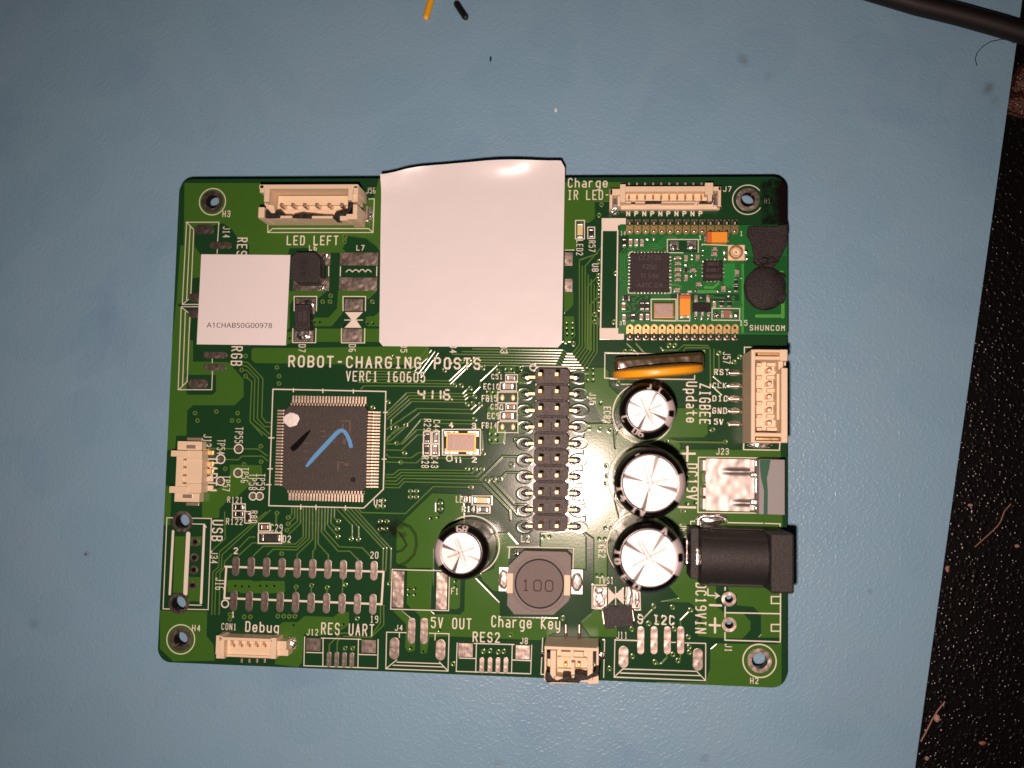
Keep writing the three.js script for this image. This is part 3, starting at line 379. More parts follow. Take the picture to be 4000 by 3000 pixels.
// ---------------------------------------------------------------- the mat, and the black desk under it
const line0 = K(3995, 0, -B), line1 = K(3577, 3000, -B);      // the mat's straight right edge
const dirE = [line1[0] - line0[0], line1[1] - line0[1]], at = (t) => [line0[0] + dirE[0] * t, line0[1] + dirE[1] * t];
{
  const e0 = at(-0.02), e0b = at(0.055), e1 = at(1.6);
  const far = [[-260, e1[1] + 20], [-260, -170], [e0[0] - 3, -170], e0, e0b, e1];
  const mc = canvas(1024, 1024), x = mc.getContext('2d');
  x.fillStyle = '#86b0ca'; x.fillRect(0, 0, 1024, 1024);
  for (let k = 0; k < 2600; k++) { x.beginPath(); x.ellipse(rnd() * 1024, rnd() * 1024, 4 + rnd() * 26, 3 + rnd() * 14, rnd() * 3, 0, 7); x.fillStyle = rnd() < 0.5 ? 'rgba(175,200,222,0.03)' : 'rgba(90,115,145,0.03)'; x.fill(); }
  const S = 1024 / 440, spot = (px, py, r, a, k = 1.6) => { const p = K(px, py, -B); x.save(); x.translate((p[0] + 260) * S, (p[1] + 170) * S); for (let i = 0; i < 14; i++) { x.beginPath(); x.ellipse((rnd() - 0.5) * r, (rnd() - 0.5) * r, r * rnd() * 0.7, r * rnd() * 0.4 * k, rnd() * 3, 0, 7); x.fillStyle = 'rgba(60,66,70,' + a + ')'; x.fill(); } x.restore(); };
  spot(2910, 235, 3.2, 0.05); spot(3860, 350, 3.4, 0.07); spot(3890, 390, 3, 0.05); spot(3000, 300, 2.4, 0.03); spot(340, 2165, 1.6, 0.05); spot(3400, 2310, 1.4, 0.06); spot(2750, 2960, 2.6, 0.05); spot(1950, 2980, 2.6, 0.03); spot(130, 2440, 3, 0.03); spot(1300, 1200, 3, 0.02);
  const g = prism(far, -B - 2, -B, 0.25);
  const p = g.attributes.position, uv = g.attributes.uv;
  for (let i = 0; i < p.count; i++) uv.setXY(i, (p.getX(i) + 260) / 440, 1 - (p.getZ(i) + 170) / 440);
  const t1 = canvasTex(mc), nb = rep(matTex, 44);
  const mat = mesh('work_mat', g, std({ map: t1, roughness: 0.37, bumpMap: nb, bumpScale: 44e-6 }), scene, null, true);
  tag(mat, 'pale blue textured work mat lying on the black desk, under the circuit board', 'mat');
  const dots = [];                                            // a hard, pebbled black surface
  const dh = new Float32Array(512 * 512);
  for (let k = 0; k < 1700; k++) { const cx = rnd() * 512, cy = rnd() * 512, r = 1.6 + 7.4 * rnd() ** 2, h = (0.25 + 0.75 * rnd()) * Math.min(1, r / 5); for (let y = -9; y <= 9; y++) for (let xx = -9; xx <= 9; xx++) { const d = Math.hypot(xx, y) / r; if (d < 1) { const i = ((Math.floor(cy + y) + 512) % 512) * 512 + ((Math.floor(cx + xx) + 512) % 512); dh[i] = Math.max(dh[i], h * (1 - d * d)); } } }
  const pebble = rep(field(512, (a, b) => dh[b * 512 + a]), 0.4);
  const desk = mesh('desk_surface', new THREE.BoxGeometry(700, 20, 700).translate(0, -2.02 - 10, 0), std({ color: C3(0.0025, 0.002, 0.002), roughness: 0.3, ior: 1.6, bumpMap: pebble, bumpScale: 100e-6 }), scene);
  tag(desk, 'hard black pebbled desk surface to the right of the blue mat', 'desk', null, 'structure');
}
const ground = (px, py, h = 0) => { const p = K(px, py, -B + h); return [p[0], p[1], -B + h]; };

// ---------------------------------------------------------------- things lying on the mat and the desk
function thing(name, label, category, group) { const o = new THREE.Group(); o.name = numbered(name); scene.add(o); tag(o, label, category, group); return o; }
{
  const Zc = (x, y) => [3200 + x / 2.5925, y / 2.5925];
  const pts = [[-500, -420], [100, -235], [500, -105], [1000, 45], [1400, 142], [1850, 268], [2300, 405], [2800, 560], [3400, 760]].map((p) => ground(...Zc(...p), 1.9));
  tag(mesh('cable', tube(pts, 1.75, 80, 20), std({ color: C3(0.005, 0.003, 0.003), roughness: 0.58, bumpMap: grainTex, bumpScale: 12e-6 })), 'thick black cable crossing the top right corner of the blue mat', 'cable');
  const hair = [[1598, 664], [1580, 600], [1600, 535], [1660, 468], [1740, 420], [1850, 398], [1920, 405], [1975, 440]].map((p) => ground(...Zc(...p), 0.12));
  tag(mesh('hair', tube(hair, 0.07, 50, 6), std({ color: C3(0.03, 0.02, 0.02), roughness: 0.5 })), 'thin dark curled hair on the mat just below the black cable', 'hair');
  const clip = (a, b, r, mat, label, core) => {
    const o = thing('wire_clipping', label, 'wire');
    mesh('insulation', tube([a, b], r, 4, 16), mat, o);
    const d = [0, 1, 2].map((i) => (b[i] - a[i])), L = Math.hypot(...d), e = (t, s) => [0, 1, 2].map((i) => s[i] + d[i] / L * t);
    mesh('cut_end', [tube([e(-0.01, a), e(0.05, a)], r * 0.97, 1, 16), new THREE.SphereGeometry(r * 0.9, 12, 8).translate(e(-0.02, a)[0], B + a[2], e(-0.02, a)[1]), new THREE.SphereGeometry(r * 0.9, 12, 8).translate(e(0.02, b)[0], B + b[2], e(0.02, b)[1])], core, o);
  };
  const Zw = (x, y) => [1500 + x / 2.765, y / 2.765];
  clip(ground(...Zw(455, 185), 0.62), ground(...Zw(540, -120), 0.62), 0.6, std({ color: C3(0.85, 0.45, 0.02), roughness: 0.4 }), 'short yellow wire offcut at the top edge, left of the black one', std({ color: C3(0.9, 0.55, 0.12), roughness: 0.5 }));
  clip(ground(...Zw(785, 40), 0.62), ground(...Zw(880, 185), 0.62), 0.58, std({ color: C3(0.006, 0.006, 0.006), roughness: 0.4 }), 'short black wire offcut on the mat, right of the yellow one', std({ color: C3(0.02, 0.02, 0.02), roughness: 0.5 }));
  const crumb = (px, py, rx, rz, col, label, tint = 0.5, h = 0.25) => { const p = ground(px, py); return tag(mesh('crumb', dome(p[0], p[1], rx, rz, p[2], h, 0.25, px), std({ color: col, roughness: tint })), label, 'crumb'); };
  const Zk = (x, y) => [1500 + x / 2.765, y / 2.765];
  crumb(...Zk(1152, 640), 0.16, 0.48, C3(0.012, 0.014, 0.014), 'tiny black sliver on the mat below the black wire offcut');
  crumb(...Zk(1855, 1190), 0.22, 0.32, C3(0.85, 0.85, 0.85), 'tiny white flake on the mat above the big white sticker', 0.2);
  crumb(334, 2165, 0.16, 0.16, C3(0.02, 0.03, 0.04), 'tiny dark speck on the mat left of the board', 0.6, 0.1);
  const onDesk = (px, py) => { const p = K(px, py, -B - 2); return [p[0], p[1], -B - 2.02]; };
  const bit = (px, py, rx, rz, col, label) => { const p = onDesk(px, py); tag(mesh('crumb', dome(p[0], p[1], rx, rz, p[2], Math.min(rx, rz) * 0.7, 0.25, py), std({ color: col, roughness: 0.6 })), label, 'crumb'); };
  const Zd = (x, y) => [3400 + x / 1.3833, 1800 + y / 1.3833];
  bit(...Zd(540, 240), 0.36, 0.24, C3(0.32, 0.2, 0.18), 'pale crumb on the black desk, topmost of those beside the mat');
  bit(...Zd(792, 460), 0.36, 0.28, C3(0.3, 0.2, 0.15), 'tan crumb on the black desk at the right edge of the view');
  bit(...Zd(416, 585), 0.3, 0.5, C3(0.35, 0.17, 0.13), 'reddish crumb on the black desk tight against the edge of the mat');
  bit(...Zd(605, 1525), 0.5, 0.3, C3(0.3, 0.12, 0.06), 'rust coloured crumb on the black desk near the bottom right');
  bit(...Zd(305, 1607), 0.35, 0.3, C3(0.34, 0.2, 0.15), 'round tan crumb on the black desk beside the bottom of the mat');
  const fibre = (pts, label, r) => tag(mesh('fibre', tube(pts.map((p) => { const q = onDesk(...Zd(...p)); q[2] += 0.16; return q; }), r, 30, 6), std({ color: C3(0.26, 0.15, 0.1), roughness: 0.7 })), label, 'fibre');
  fibre([[757, 232], [720, 275], [705, 320], [685, 352], [640, 395], [590, 440], [562, 465]], 'thin brown bent fibre lying across the black desk', 0.1);
  const sp = thing('dried_sprig', 'thin brown stalk with one small round leaf on the black desk', 'sprig');
  mesh('stalk', tube([[270, 1515], [300, 1460], [330, 1400], [360, 1350], [400, 1300]].map((p) => { const q = onDesk(...Zd(...p)); q[2] += 0.2; return q; }), 0.13, 30, 8), std({ color: C3(0.30, 0.17, 0.12), roughness: 0.7 }), sp);
  { const p = onDesk(...Zd(358, 1390)); mesh('leaf', dome(p[0], p[1], 0.42, 0.6, p[2] + 0.1, 0.25, 0.1, 4), std({ color: C3(0.42, 0.26, 0.2), roughness: 0.7 }), sp); }
  // a fold of brown leather under the desk's edge of the view
  const leather = std({ color: C3(0.085, 0.036, 0.028), roughness: 0.33, bumpMap: rep(lumpTex, 4), bumpScale: 500e-6 });
  const st = thing('leather_pouch', 'wrinkled brown leather pouch on the desk at the top right edge', 'pouch');
  { const a = onDesk(4050, 330), b = onDesk(4010, 415); mesh('flap', dome(a[0], a[1], 4.6, 3.6, a[2], 3, 0.1, 2), leather, st); mesh('strap', dome(b[0], b[1], 5.2, 2.0, b[2], 1.5, 0.12, 5), leather, st); }
}
// ---------------------------------------------------------------- the circuit board
const board = new THREE.Group(); board.name = 'circuit_board'; scene.add(board);
tag(board, 'green circuit board with two white stickers, lying on the blue mat', 'circuit board');
const mid = (x, y) => K(x, y);
{
  const x0 = -50, x1 = 50, z0 = -HH / 2, z1 = HH / 2, r = 2.3, s = new THREE.Shape();
  s.moveTo(x0 + r, -z0); s.lineTo(x1 - r, -z0); s.absarc(x1 - r, -(z0 + r), r, Math.PI / 2, 0, true); s.lineTo(x1, -(z1 - r)); s.absarc(x1 - r, -(z1 - r), r, 0, -Math.PI / 2, true); s.lineTo(x0 + r, -z1); s.absarc(x0 + r, -(z1 - r), r, -Math.PI / 2, -Math.PI, true); s.lineTo(x0, -(z0 + r)); s.absarc(x0 + r, -(z0 + r), r, Math.PI, Math.PI / 2, true);
  const holes = [[830, 788, 1.15], [2921, 780, 1.15], [706, 2497, 1.15], [2967, 2581, 1.18], [713, 2037, 1.2], [699, 2358, 1.2], [762, 2117, 0.4], [759, 2178, 0.4], [757, 2226, 0.4], [752, 2287, 0.4], [2847, 2340, 0.62], [2848, 2440, 0.62]];
  for (const h of holes) { const p = mid(h[0], h[1]), q = new THREE.Path(); q.absarc(p[0], -p[1], h[2], 0, Math.PI * 2, true); s.holes.push(q); }
  const g = new THREE.ExtrudeGeometry(s, { depth: TH, bevelEnabled: false, curveSegments: 20 }).rotateX(-Math.PI / 2).translate(0, B - TH, 0);
  const p = g.attributes.position, uv = g.attributes.uv, n = g.attributes.normal;
  for (let i = 0; i < p.count; i++) uv.setXY(i, (p.getX(i) + 50) / 100, 1 - (p.getZ(i) + HH / 2) / HH);
  g.scale(MM, MM, MM);
  const m = new THREE.Mesh(g, [M.face, M.edge]); m.name = 'laminate'; m.castShadow = m.receiveShadow = true; board.add(m);
  m.userData.label = 'printed green laminate with white lettering';
  for (const [k, h] of holes.entries()) {
    const q = mid(h[0], h[1]), ro = k < 4 ? 1.85 : k < 6 ? 1.72 : k < 10 ? 0.72 : 1.12;
    mesh(k < 4 ? 'mounting_hole_ring' : 'plated_hole', [ring(q[0], q[1], h[2], ro, 0.004, 0.06), cyl(q[0], q[1], h[2] - 0.01, -TH - 0.05, 0.05, h[2] - 0.01, 24, true)], M.tin, board);
  }
  // the soldered ends of the through-hole parts, on which the board stands
  const legs = [];
  for (const [x, y] of [[1110, 800], [1380, 800], [2500, 1617], [2530, 1617], [2500, 1873], [2530, 1873], [2500, 2133], [2525, 2133], [1825, 2128], [1850, 2128], [2430, 1440], [2680, 1440], [2960, 1450], [2960, 1650], [2780, 2040], [2960, 1880], [900, 2540], [760, 1850], [2230, 2560], [2450, 740], [2750, 740]]) { const q = mid(x, y); legs.push(cyl(q[0], q[1], 0.32, -B, -TH + 0.05, 0.5, 10)); }
  const lg = mesh('solder_joint', legs, M.solder, board); lg.userData.kind = 'stuff';
}
// bare solder pads
function pad(x0, y0, x1, y1, square) {
  const q = rect(x0, y0, x1, y1), w = Math.round((q[2] - q[0]) * 20) / 20, l = Math.round((q[3] - q[1]) * 20) / 20, turned = w > l, a = Math.min(w, l), b = Math.max(w, l);
  const make = square ? () => new RoundedBoxGeometry(a, 0.09, b, 2, 0.03).translate(0, 0.045, 0) : () => stadium(a, b, 0.09);
  put('solder_pad', (square ? 's' : 'r') + a.toFixed(2) + '_' + b.toFixed(2), make, M.tin, board, (q[0] + q[2]) / 2, B + 0.006, (q[1] + q[3]) / 2, turned ? Math.PI / 2 : 0);
}
for (const q of [[758, 878, 836, 915], [818, 944, 905, 972], [738, 1145, 800, 1180], [735, 1208, 800, 1242], [793, 1374, 888, 1400], [795, 1423, 882, 1447], [735, 1481, 811, 1516], [1522, 2490, 1559, 2576], [1702, 2497, 1740, 2580], [2416, 2523, 2455, 2609], [2706, 2532, 2746, 2620], [1593, 2413, 1622, 2515], [1642, 2413, 1671, 2517]]) pad(...q);
for (let k = 0; k < 10; k++) { const x = 921 + 60 * k, y = 2212 + 1.9 * k, u = 913 + 60.4 * k, v = 2347 + 1.5 * k; pad(x - 14, y - 39, x + 14, y + 39); pad(u - 14, v - 41, u + 14, v + 41); }
for (const x of [1285, 1315, 1345, 1374]) pad(x - 9, 2545 + (x - 1285) * 0.03, x + 9, 2605 + (x - 1285) * 0.03);
for (const x of [1882, 1914, 1945, 1976]) pad(x - 9, 2567, x + 9, 2630);
for (const x of [2503, 2555, 2607, 2659]) pad(x - 14, 2446, x + 14, 2556);
for (const q of [[1328, 987, 1477, 1037], [1325, 1084, 1473, 1136], [1347, 1168, 1418, 1215], [1340, 1284, 1414, 1335], [1197, 2492, 1252, 2542], [1413, 2499, 1468, 2550], [1791, 2512, 1847, 2566], [2014, 2520, 2070, 2575], [1534, 2231, 1578, 2373], [1704, 2236, 1747, 2380], [2206, 986, 2237, 1038], [2206, 1089, 2237, 1140], [2318, 2291, 2370, 2375], [2443, 2293, 2499, 2375]]) pad(...q, true);
for (const [x, y, r] of [[932, 1753, 10], [862, 1793, 10], [930, 1847, 10], [861, 1879, 10], [988, 1938, 9], [1014, 1938, 9]]) { const q = mid(x, y); put('test_pad', r, () => new THREE.CylinderGeometry(r / 24, r / 24, 0.05, 20), M.tin, board, q[0], B + 0.03, q[1]); }

// ---------------------------------------------------------------- small two-ended parts
function chip(name, x0, y0, x1, y1, mat, parent, h = 0.55, end = 0.24, label) {
  const q = rect(x0, y0, x1, y1, h), w = q[2] - q[0], d = q[3] - q[1], lying = w > d, L = Math.max(w, d), e = L * end, r = 0.05;
  const body = lying ? box(q[0] + e * 0.9, q[1] + 0.01, q[2] - e * 0.9, q[3] - 0.01, 0.05, h - 0.01, r) : box(q[0] + 0.01, q[1] + e * 0.9, q[2] - 0.01, q[3] - e * 0.9, 0.05, h - 0.01, r);
  const b = mesh(name, body, mat, parent, label);
  const A = lying ? box(q[0], q[1], q[0] + e, q[3], 0.02, h, 0.09) : box(q[0], q[1], q[2], q[1] + e, 0.02, h, 0.09), Bx = lying ? box(q[2] - e, q[1], q[2], q[3], 0.02, h, 0.09) : box(q[0], q[3] - e, q[2], q[3], 0.02, h, 0.09);
  if (parent === board) { mesh('terminal', A, M.solder, b); mesh('terminal', Bx, M.solder, b); return b; }
  b.geometry.dispose();                                        // on the small module the ends stay part of the piece
  const g = mergeGeometries([clean(body), clean(mergeGeometries([clean(A), clean(Bx)]))], true); g.scale(MM, MM, MM);
  b.geometry = g; b.material = [mat, M.solder];
  return b;
}
chip('capacitor', 1980, 1467, 2013, 1483, M.ceramic, board); chip('capacitor', 1963, 1498, 2006, 1520, M.ceramic, board); chip('capacitor', 1980, 1582, 2012, 1598, M.ceramicBrown, board); chip('capacitor', 1963, 1612, 2006, 1635, M.ceramicBrown, board);
for (const [y0, y1] of [[1540, 1566], [1653, 1682]]) for (const x of [1962, 2004]) mesh('solder_blob', dome(...mid(x, (y0 + y1) / 2), 0.42, 0.58, 0, 0.2, 0.05, x), M.pinGold, board);
chip('resistor', 1660, 1691, 1676, 1727, M.resistor, board, 0.4); chip('resistor', 1658, 1738, 1674, 1774, M.resistor, board, 0.4); chip('capacitor', 1693, 1691, 1708, 1727, M.ceramic, board); chip('capacitor', 1691, 1738, 1707, 1774, M.ceramic, board);
chip('resistor', 1869, 1982, 1906, 1999, M.resistor, board, 0.4); chip('resistor', 2302, 893, 2318, 926, M.resistor, board, 0.4);
chip('resistor', 914, 1974, 948, 1990, M.resistor, board, 0.4); chip('resistor', 914, 2000, 948, 2016, M.resistor, board, 0.4); chip('resistor', 959, 2004, 974, 2038, M.resistor, board, 0.4);
chip('capacitor', 1017, 2051, 1046, 2068, M.ceramicBrown, board); chip('diode', 1018, 2089, 1092, 2115, M.black, board, 0.9, 0.16);
chip('light_emitting_diode', 1850, 1943, 1913, 1966, M.led, board, 0.6, 0.16, 'clear yellowish indicator diode beside its white print'); chip('light_emitting_diode', 2255, 868, 2277, 928, M.led, board, 0.6, 0.18, 'clear indicator diode standing right of the big sticker');

// ---------------------------------------------------------------- stickers
function sheet(name, pts, parent, lift, label, mat, thick = 0.1) {   // pts in photo points at the sticker's height
  return mesh(name, prism(pts.map(([x, y]) => K(x, y, lift)), lift - thick, lift, 0.02), mat, parent, label);
}
{ // the large one sticks out over the board's top edge and lifts a little there
  const h = 0.35, n = 40, mL = 46, pos = [], idx = [], tl = K(1489, 690, h), bl = K(1481, 1352, h), tr = K(2207, 633, h), br = K(2207, 1357, h);
  const s = new THREE.Shape(), pt = (x, y) => { const k = K(x, y, h); return new THREE.Vector2(k[0], -k[1]); };
  const outline = [[1489, 686]];
  for (const [x, y] of [[1510, 684], [1545, 677], [1590, 665], [1640, 655], [1700, 647], [1780, 640], [1900, 635], [2050, 631], [2185, 629], [2197, 631], [2205, 641], [2206, 660], [2206, 1000], [2206, 1340], [2203, 1351], [2194, 1357], [1850, 1358], [1500, 1360], [1487, 1357], [1481, 1346], [1485, 1000]]) outline.push([x, y]);
  const tri = []; const P2 = outline.map(([x, y]) => pt(x, y));
  let g = new THREE.ExtrudeGeometry(new THREE.Shape(P2), { depth: 0.1, bevelEnabled: false, steps: 1 });
  // cut into strips so that it can bend
  const strips = []; const zs = [-39.9 - 4, -40.6, -39.4, -38, -35, -25, -10, -0];
  g.dispose();
  const topZ = (x) => { let best = null; for (let i = 0; i + 1 < 12; i++) { const a = P2[i], b = P2[i + 1]; if (x >= a.x && x <= b.x) best = -(a.y + (b.y - a.y) * (x - a.x) / (b.x - a.x)); } return best ?? -P2[0].y; };
  const cols = 48, rows = 40, X0 = (t) => (bl[0] + (tl[0] - bl[0]) * (1 - t)), verts = [], uvs = [];
  const curl = (x, z) => { const e = Math.max(0, -38.2 - z), left = Math.max(0, Math.min(1, 1 - (x - tl[0]) / 9)); return h + 0.045 * e * e * (1 + 0.6 * Math.sin(x * 0.35)) + left * 0.5 * Math.max(0, Math.min(1, (-37.5 - z) / 2)); };
  for (let j = 0; j <= rows; j++) for (let i = 0; i <= cols; i++) {
    const u = i / cols, v = j / rows, xl = tl[0] + (bl[0] - tl[0]) * v, xr = tr[0], x = xl + (xr - xl) * u;
    const t0 = topZ(Math.max(P2[0].x + 0.01, Math.min(P2[11].x - 0.01, x))), b0 = br[1] + (bl[1] - br[1]) * (1 - u);
    const rC = 0.7, k = Math.max(0, rC - Math.min(x - xl, xr - x)), cut = rC - Math.sqrt(Math.max(0, rC * rC - k * k));   // rounded corners
    const z = (t0 + (i > cols / 2 ? cut : 0)) + ((b0 - cut) - (t0 + (i > cols / 2 ? cut : 0))) * (v < 0.3 ? v * v / 0.3 * 0.6 + v * 0.4 : v);
    verts.push(x, B + curl(x, z), z);
  }
  for (let j = 0; j < rows; j++) for (let i = 0; i < cols; i++) { const a = j * (cols + 1) + i, b = a + cols + 1; idx.push(a, b, a + 1, a + 1, b, b + 1); }
  const N = verts.length / 3, all = [...verts], tris = [...idx];
  for (let i = 0; i < N; i++) all.push(verts[3 * i], verts[3 * i + 1] - 0.12, verts[3 * i + 2]);
  for (let i = 0; i < idx.length; i += 3) tris.push(idx[i] + N, idx[i + 2] + N, idx[i + 1] + N);
  const edge = []; for (let i = 0; i <= cols; i++) edge.push(i); for (let j = 1; j <= rows; j++) edge.push(j * (cols + 1) + cols); for (let i = cols - 1; i >= 0; i--) edge.push(rows * (cols + 1) + i); for (let j = rows - 1; j > 0; j--) edge.push(j * (cols + 1));
  edge.forEach((a, k) => { const b = edge[(k + 1) % edge.length]; tris.push(a, b, a + N, b, b + N, a + N); });
  const sg = new THREE.BufferGeometry(); sg.setAttribute('position', new THREE.Float32BufferAttribute(all, 3)); sg.setIndex(tris); sg.computeVertexNormals();
  mesh('sticker', toCreasedNormals(sg, 0.7), M.sticker, board, 'large blank white sticker overhanging the top edge of the board');
}
{
  const h = 0.28, q = [[786, 993], [1134, 996], [1117, 1349], [768, 1345]].map(([x, y]) => K(x, y, h)), tc = canvas(1024, 1024), c = tc.getContext('2d');
  c.fillStyle = '#eceaec'; c.fillRect(0, 0, 1024, 1024);
  for (let k = 0; k < 60; k++) { c.fillStyle = 'rgba(90,80,80,' + (0.03 + 0.1 * rnd()) + ')'; c.fillRect(rnd() * 1024, rnd() * 1024, 2 + rnd() * 12, 1.5); }
  c.fillStyle = '#2a2428'; c.font = '78px sans-serif'; c.textAlign = 'center'; c.textBaseline = 'middle';
  c.save(); c.translate(482, 806); const tw = c.measureText('A1CHABS0G00978').width; c.scale(752 / tw, 0.98); c.fillText('A1CHABS0G00978', 0, 0); c.restore();
  const g = prism(q, h - 0.1, h, 0.02), p = g.attributes.position, uv = g.attributes.uv;
  const x0 = (q[0][0] + q[3][0]) / 2, x1 = (q[1][0] + q[2][0]) / 2, z0 = q[0][1], z1 = q[3][1];
  for (let i = 0; i < p.count; i++) { const v = (p.getZ(i) - z0) / (z1 - z0), xs = q[0][0] + (q[3][0] - q[0][0]) * v; uv.setXY(i, (p.getX(i) - xs) / (q[1][0] - q[0][0]), 1 - v); }
  mesh('sticker', g, std({ map: canvasTex(tc), roughness: 0.6 }), board, 'small white serial number sticker left of the black coil', true);
}

// ---------------------------------------------------------------- the large chip with a hundred leads
{
  const h = 1.45, pts = [[1127, 1585], [1424, 1588], [1433, 1598], [1428, 1907], [1416, 1918], [1119, 1915], [1103, 1901], [1110, 1606]];
  const base = pts.map(([x, y]) => K(x, y, h)), body = mesh('main_chip', prism(base, 0.25, h, 0.07), M.epoxy, board, 'large square chip with a blue tick and a white dot');
  const cx = base.reduce((s, p) => s + p[0], 0) / 8, cz = base.reduce((s, p) => s + p[1], 0) / 8, hw = (K(1431, 1750, h)[0] - K(1106, 1750, h)[0]) / 2, hh = (K(1270, 1917, h)[1] - K(1270, 1587, h)[1]) / 2;
  const lead = () => mergeGeometries([clean(new THREE.BoxGeometry(0.52, 0.13, 0.24).translate(0.18, 0.78, 0)), clean(new THREE.BoxGeometry(0.13, 0.72, 0.24).rotateZ(0.14).translate(0.49, 0.44, 0)), clean(new THREE.BoxGeometry(0.62, 0.13, 0.24).translate(0.84, 0.10, 0)), clean(new RoundedBoxGeometry(1.15, 0.09, 0.3, 1, 0.03).translate(1.2, 0.03, 0))]);
  for (let s = 0; s < 4; s++) for (let k = 0; k < 25; k++) {
    const o = (k - 12) * 0.5, a = s * Math.PI / 2, e = s % 2 ? hh : hw;
    put('lead', 'qfp', lead, M.lead, body, cx + Math.cos(a) * (e - 0.03) + Math.sin(a) * o, B, cz - Math.sin(a) * (e - 0.03) + Math.cos(a) * o, a);
  }
  const onTop = (x, y) => K(x, y, h + 0.02), w = K(1137, 1639, h + 0.1);
  mesh('paint_dot', dome(w[0], w[1], 1.26, 1.14, h - 0.01, 0.16, 0.13, 3), M.white, body, 'white paint dot');
  const ribbon = (list, wd, mat, nm, label) => { const L = list.map((p) => onTop(p[0], p[1])), o = [], i2 = []; L.forEach((p, i) => { const a = L[Math.max(0, i - 1)], b = L[Math.min(L.length - 1, i + 1)], d = Math.hypot(b[0] - a[0], b[1] - a[1]), q = wd[Math.min(i, wd.length - 1)] / 2; o.push([p[0] - (b[1] - a[1]) / d * q, p[1] + (b[0] - a[0]) / d * q]); i2.unshift([p[0] + (b[1] - a[1]) / d * q, p[1] - (b[0] - a[0]) / d * q]); }); return mesh(nm, prism([...o, ...i2], h - 0.01, h + 0.012), mat, body, label); };
  ribbon([[1196, 1823], [1205, 1812], [1230, 1783], [1270, 1740], [1310, 1697], [1326, 1683], [1336, 1681], [1346, 1686], [1356, 1701], [1366, 1724], [1372, 1749]], [0.35, 0.55, 0.7, 0.72, 0.7, 0.66, 0.62, 0.62, 0.62, 0.64, 0.62], M.blueInk, 'tick_mark', 'blue marker tick');
  ribbon([[1138, 1757], [1152, 1746], [1175, 1722], [1196, 1698], [1212, 1680]], [0.8, 1.0, 0.85, 0.6, 0.2], M.blackInk, 'ink_smear', 'black marker smear');
  const d = onTop(1379, 1874); mesh('index_dimple', cyl(d[0], d[1], 0.42, h - 0.02, h + 0.005), M.dark, body);
  const f = std({ color: C3(0.11, 0.075, 0.055), roughness: 0.6 });   // worn printing
  const marks = []; const tick = (x0, y0, x1, y1) => { const a = onTop(x0, y0), b = onTop(x1, y1); marks.push(box(a[0], a[1], b[0], b[1], h - 0.02, h + 0.006)); };
  for (const q of [[1330, 1642, 1370, 1648], [1364, 1648, 1370, 1690], [1336, 1655, 1342, 1690], [1300, 1682, 1318, 1687], [1252, 1682, 1270, 1687], [1318, 1800, 1323, 1842], [1323, 1804, 1345, 1809], [1345, 1809, 1362, 1820], [1190, 1730, 1212, 1734], [1184, 1760, 1204, 1764], [1255, 1704, 1280, 1707], [1290, 1725, 1312, 1728], [1182, 1790, 1204, 1793], [1340, 1715, 1350, 1735]]) tick(...q);
  mesh('worn_print', marks, f, body);
}
// ---------------------------------------------------------------- coils, diodes, crystal
const oct = (x0, y0, x1, y1, c) => [[x0 + c, y0], [x1 - c, y0], [x1, y0 + c], [x1, y1 - c], [x1 - c, y1], [x0 + c, y1], [x0, y1 - c], [x0, y0 + c]];
{ // black coil
  pad(1150, 986, 1291, 1037, true); pad(1145, 1085, 1287, 1137, true);
  const c = mesh('coil', [prismPx(oct(1134, 985, 1250, 1104, 22), 1.2, 2.9, 0.12), prismPx(oct(1143, 990, 1264, 1113, 24), 0.05, 1.2, 0.08)], M.black, board, 'black square coil beside the small sticker');
  const tx = canvas(256, 256), x = tx.getContext('2d'); x.fillStyle = '#2b2625'; x.fillRect(0, 0, 256, 256); x.strokeStyle = '#080606'; x.save(); x.translate(128, 128); x.rotate(-Math.PI / 2); strokes(x, '470', 190, 100, 12); x.restore();
  const q = rect(1162, 1004, 1212, 1090, 2.92), g = new THREE.PlaneGeometry(q[2] - q[0], q[3] - q[1]).rotateX(-Math.PI / 2).translate((q[0] + q[2]) / 2, B + 2.905, (q[1] + q[3]) / 2);
  mesh('marking', g, std({ map: canvasTex(tx), roughness: 0.6 }), c, null, true);
  for (const [x0, y0] of [[1252, 1000], [1238, 1122]]) mesh('solder_blob', dome(...mid(x0 + 24, y0), 0.7, 0.55, 0.03, 0.5, 0.15, x0), M.solder, c);
}
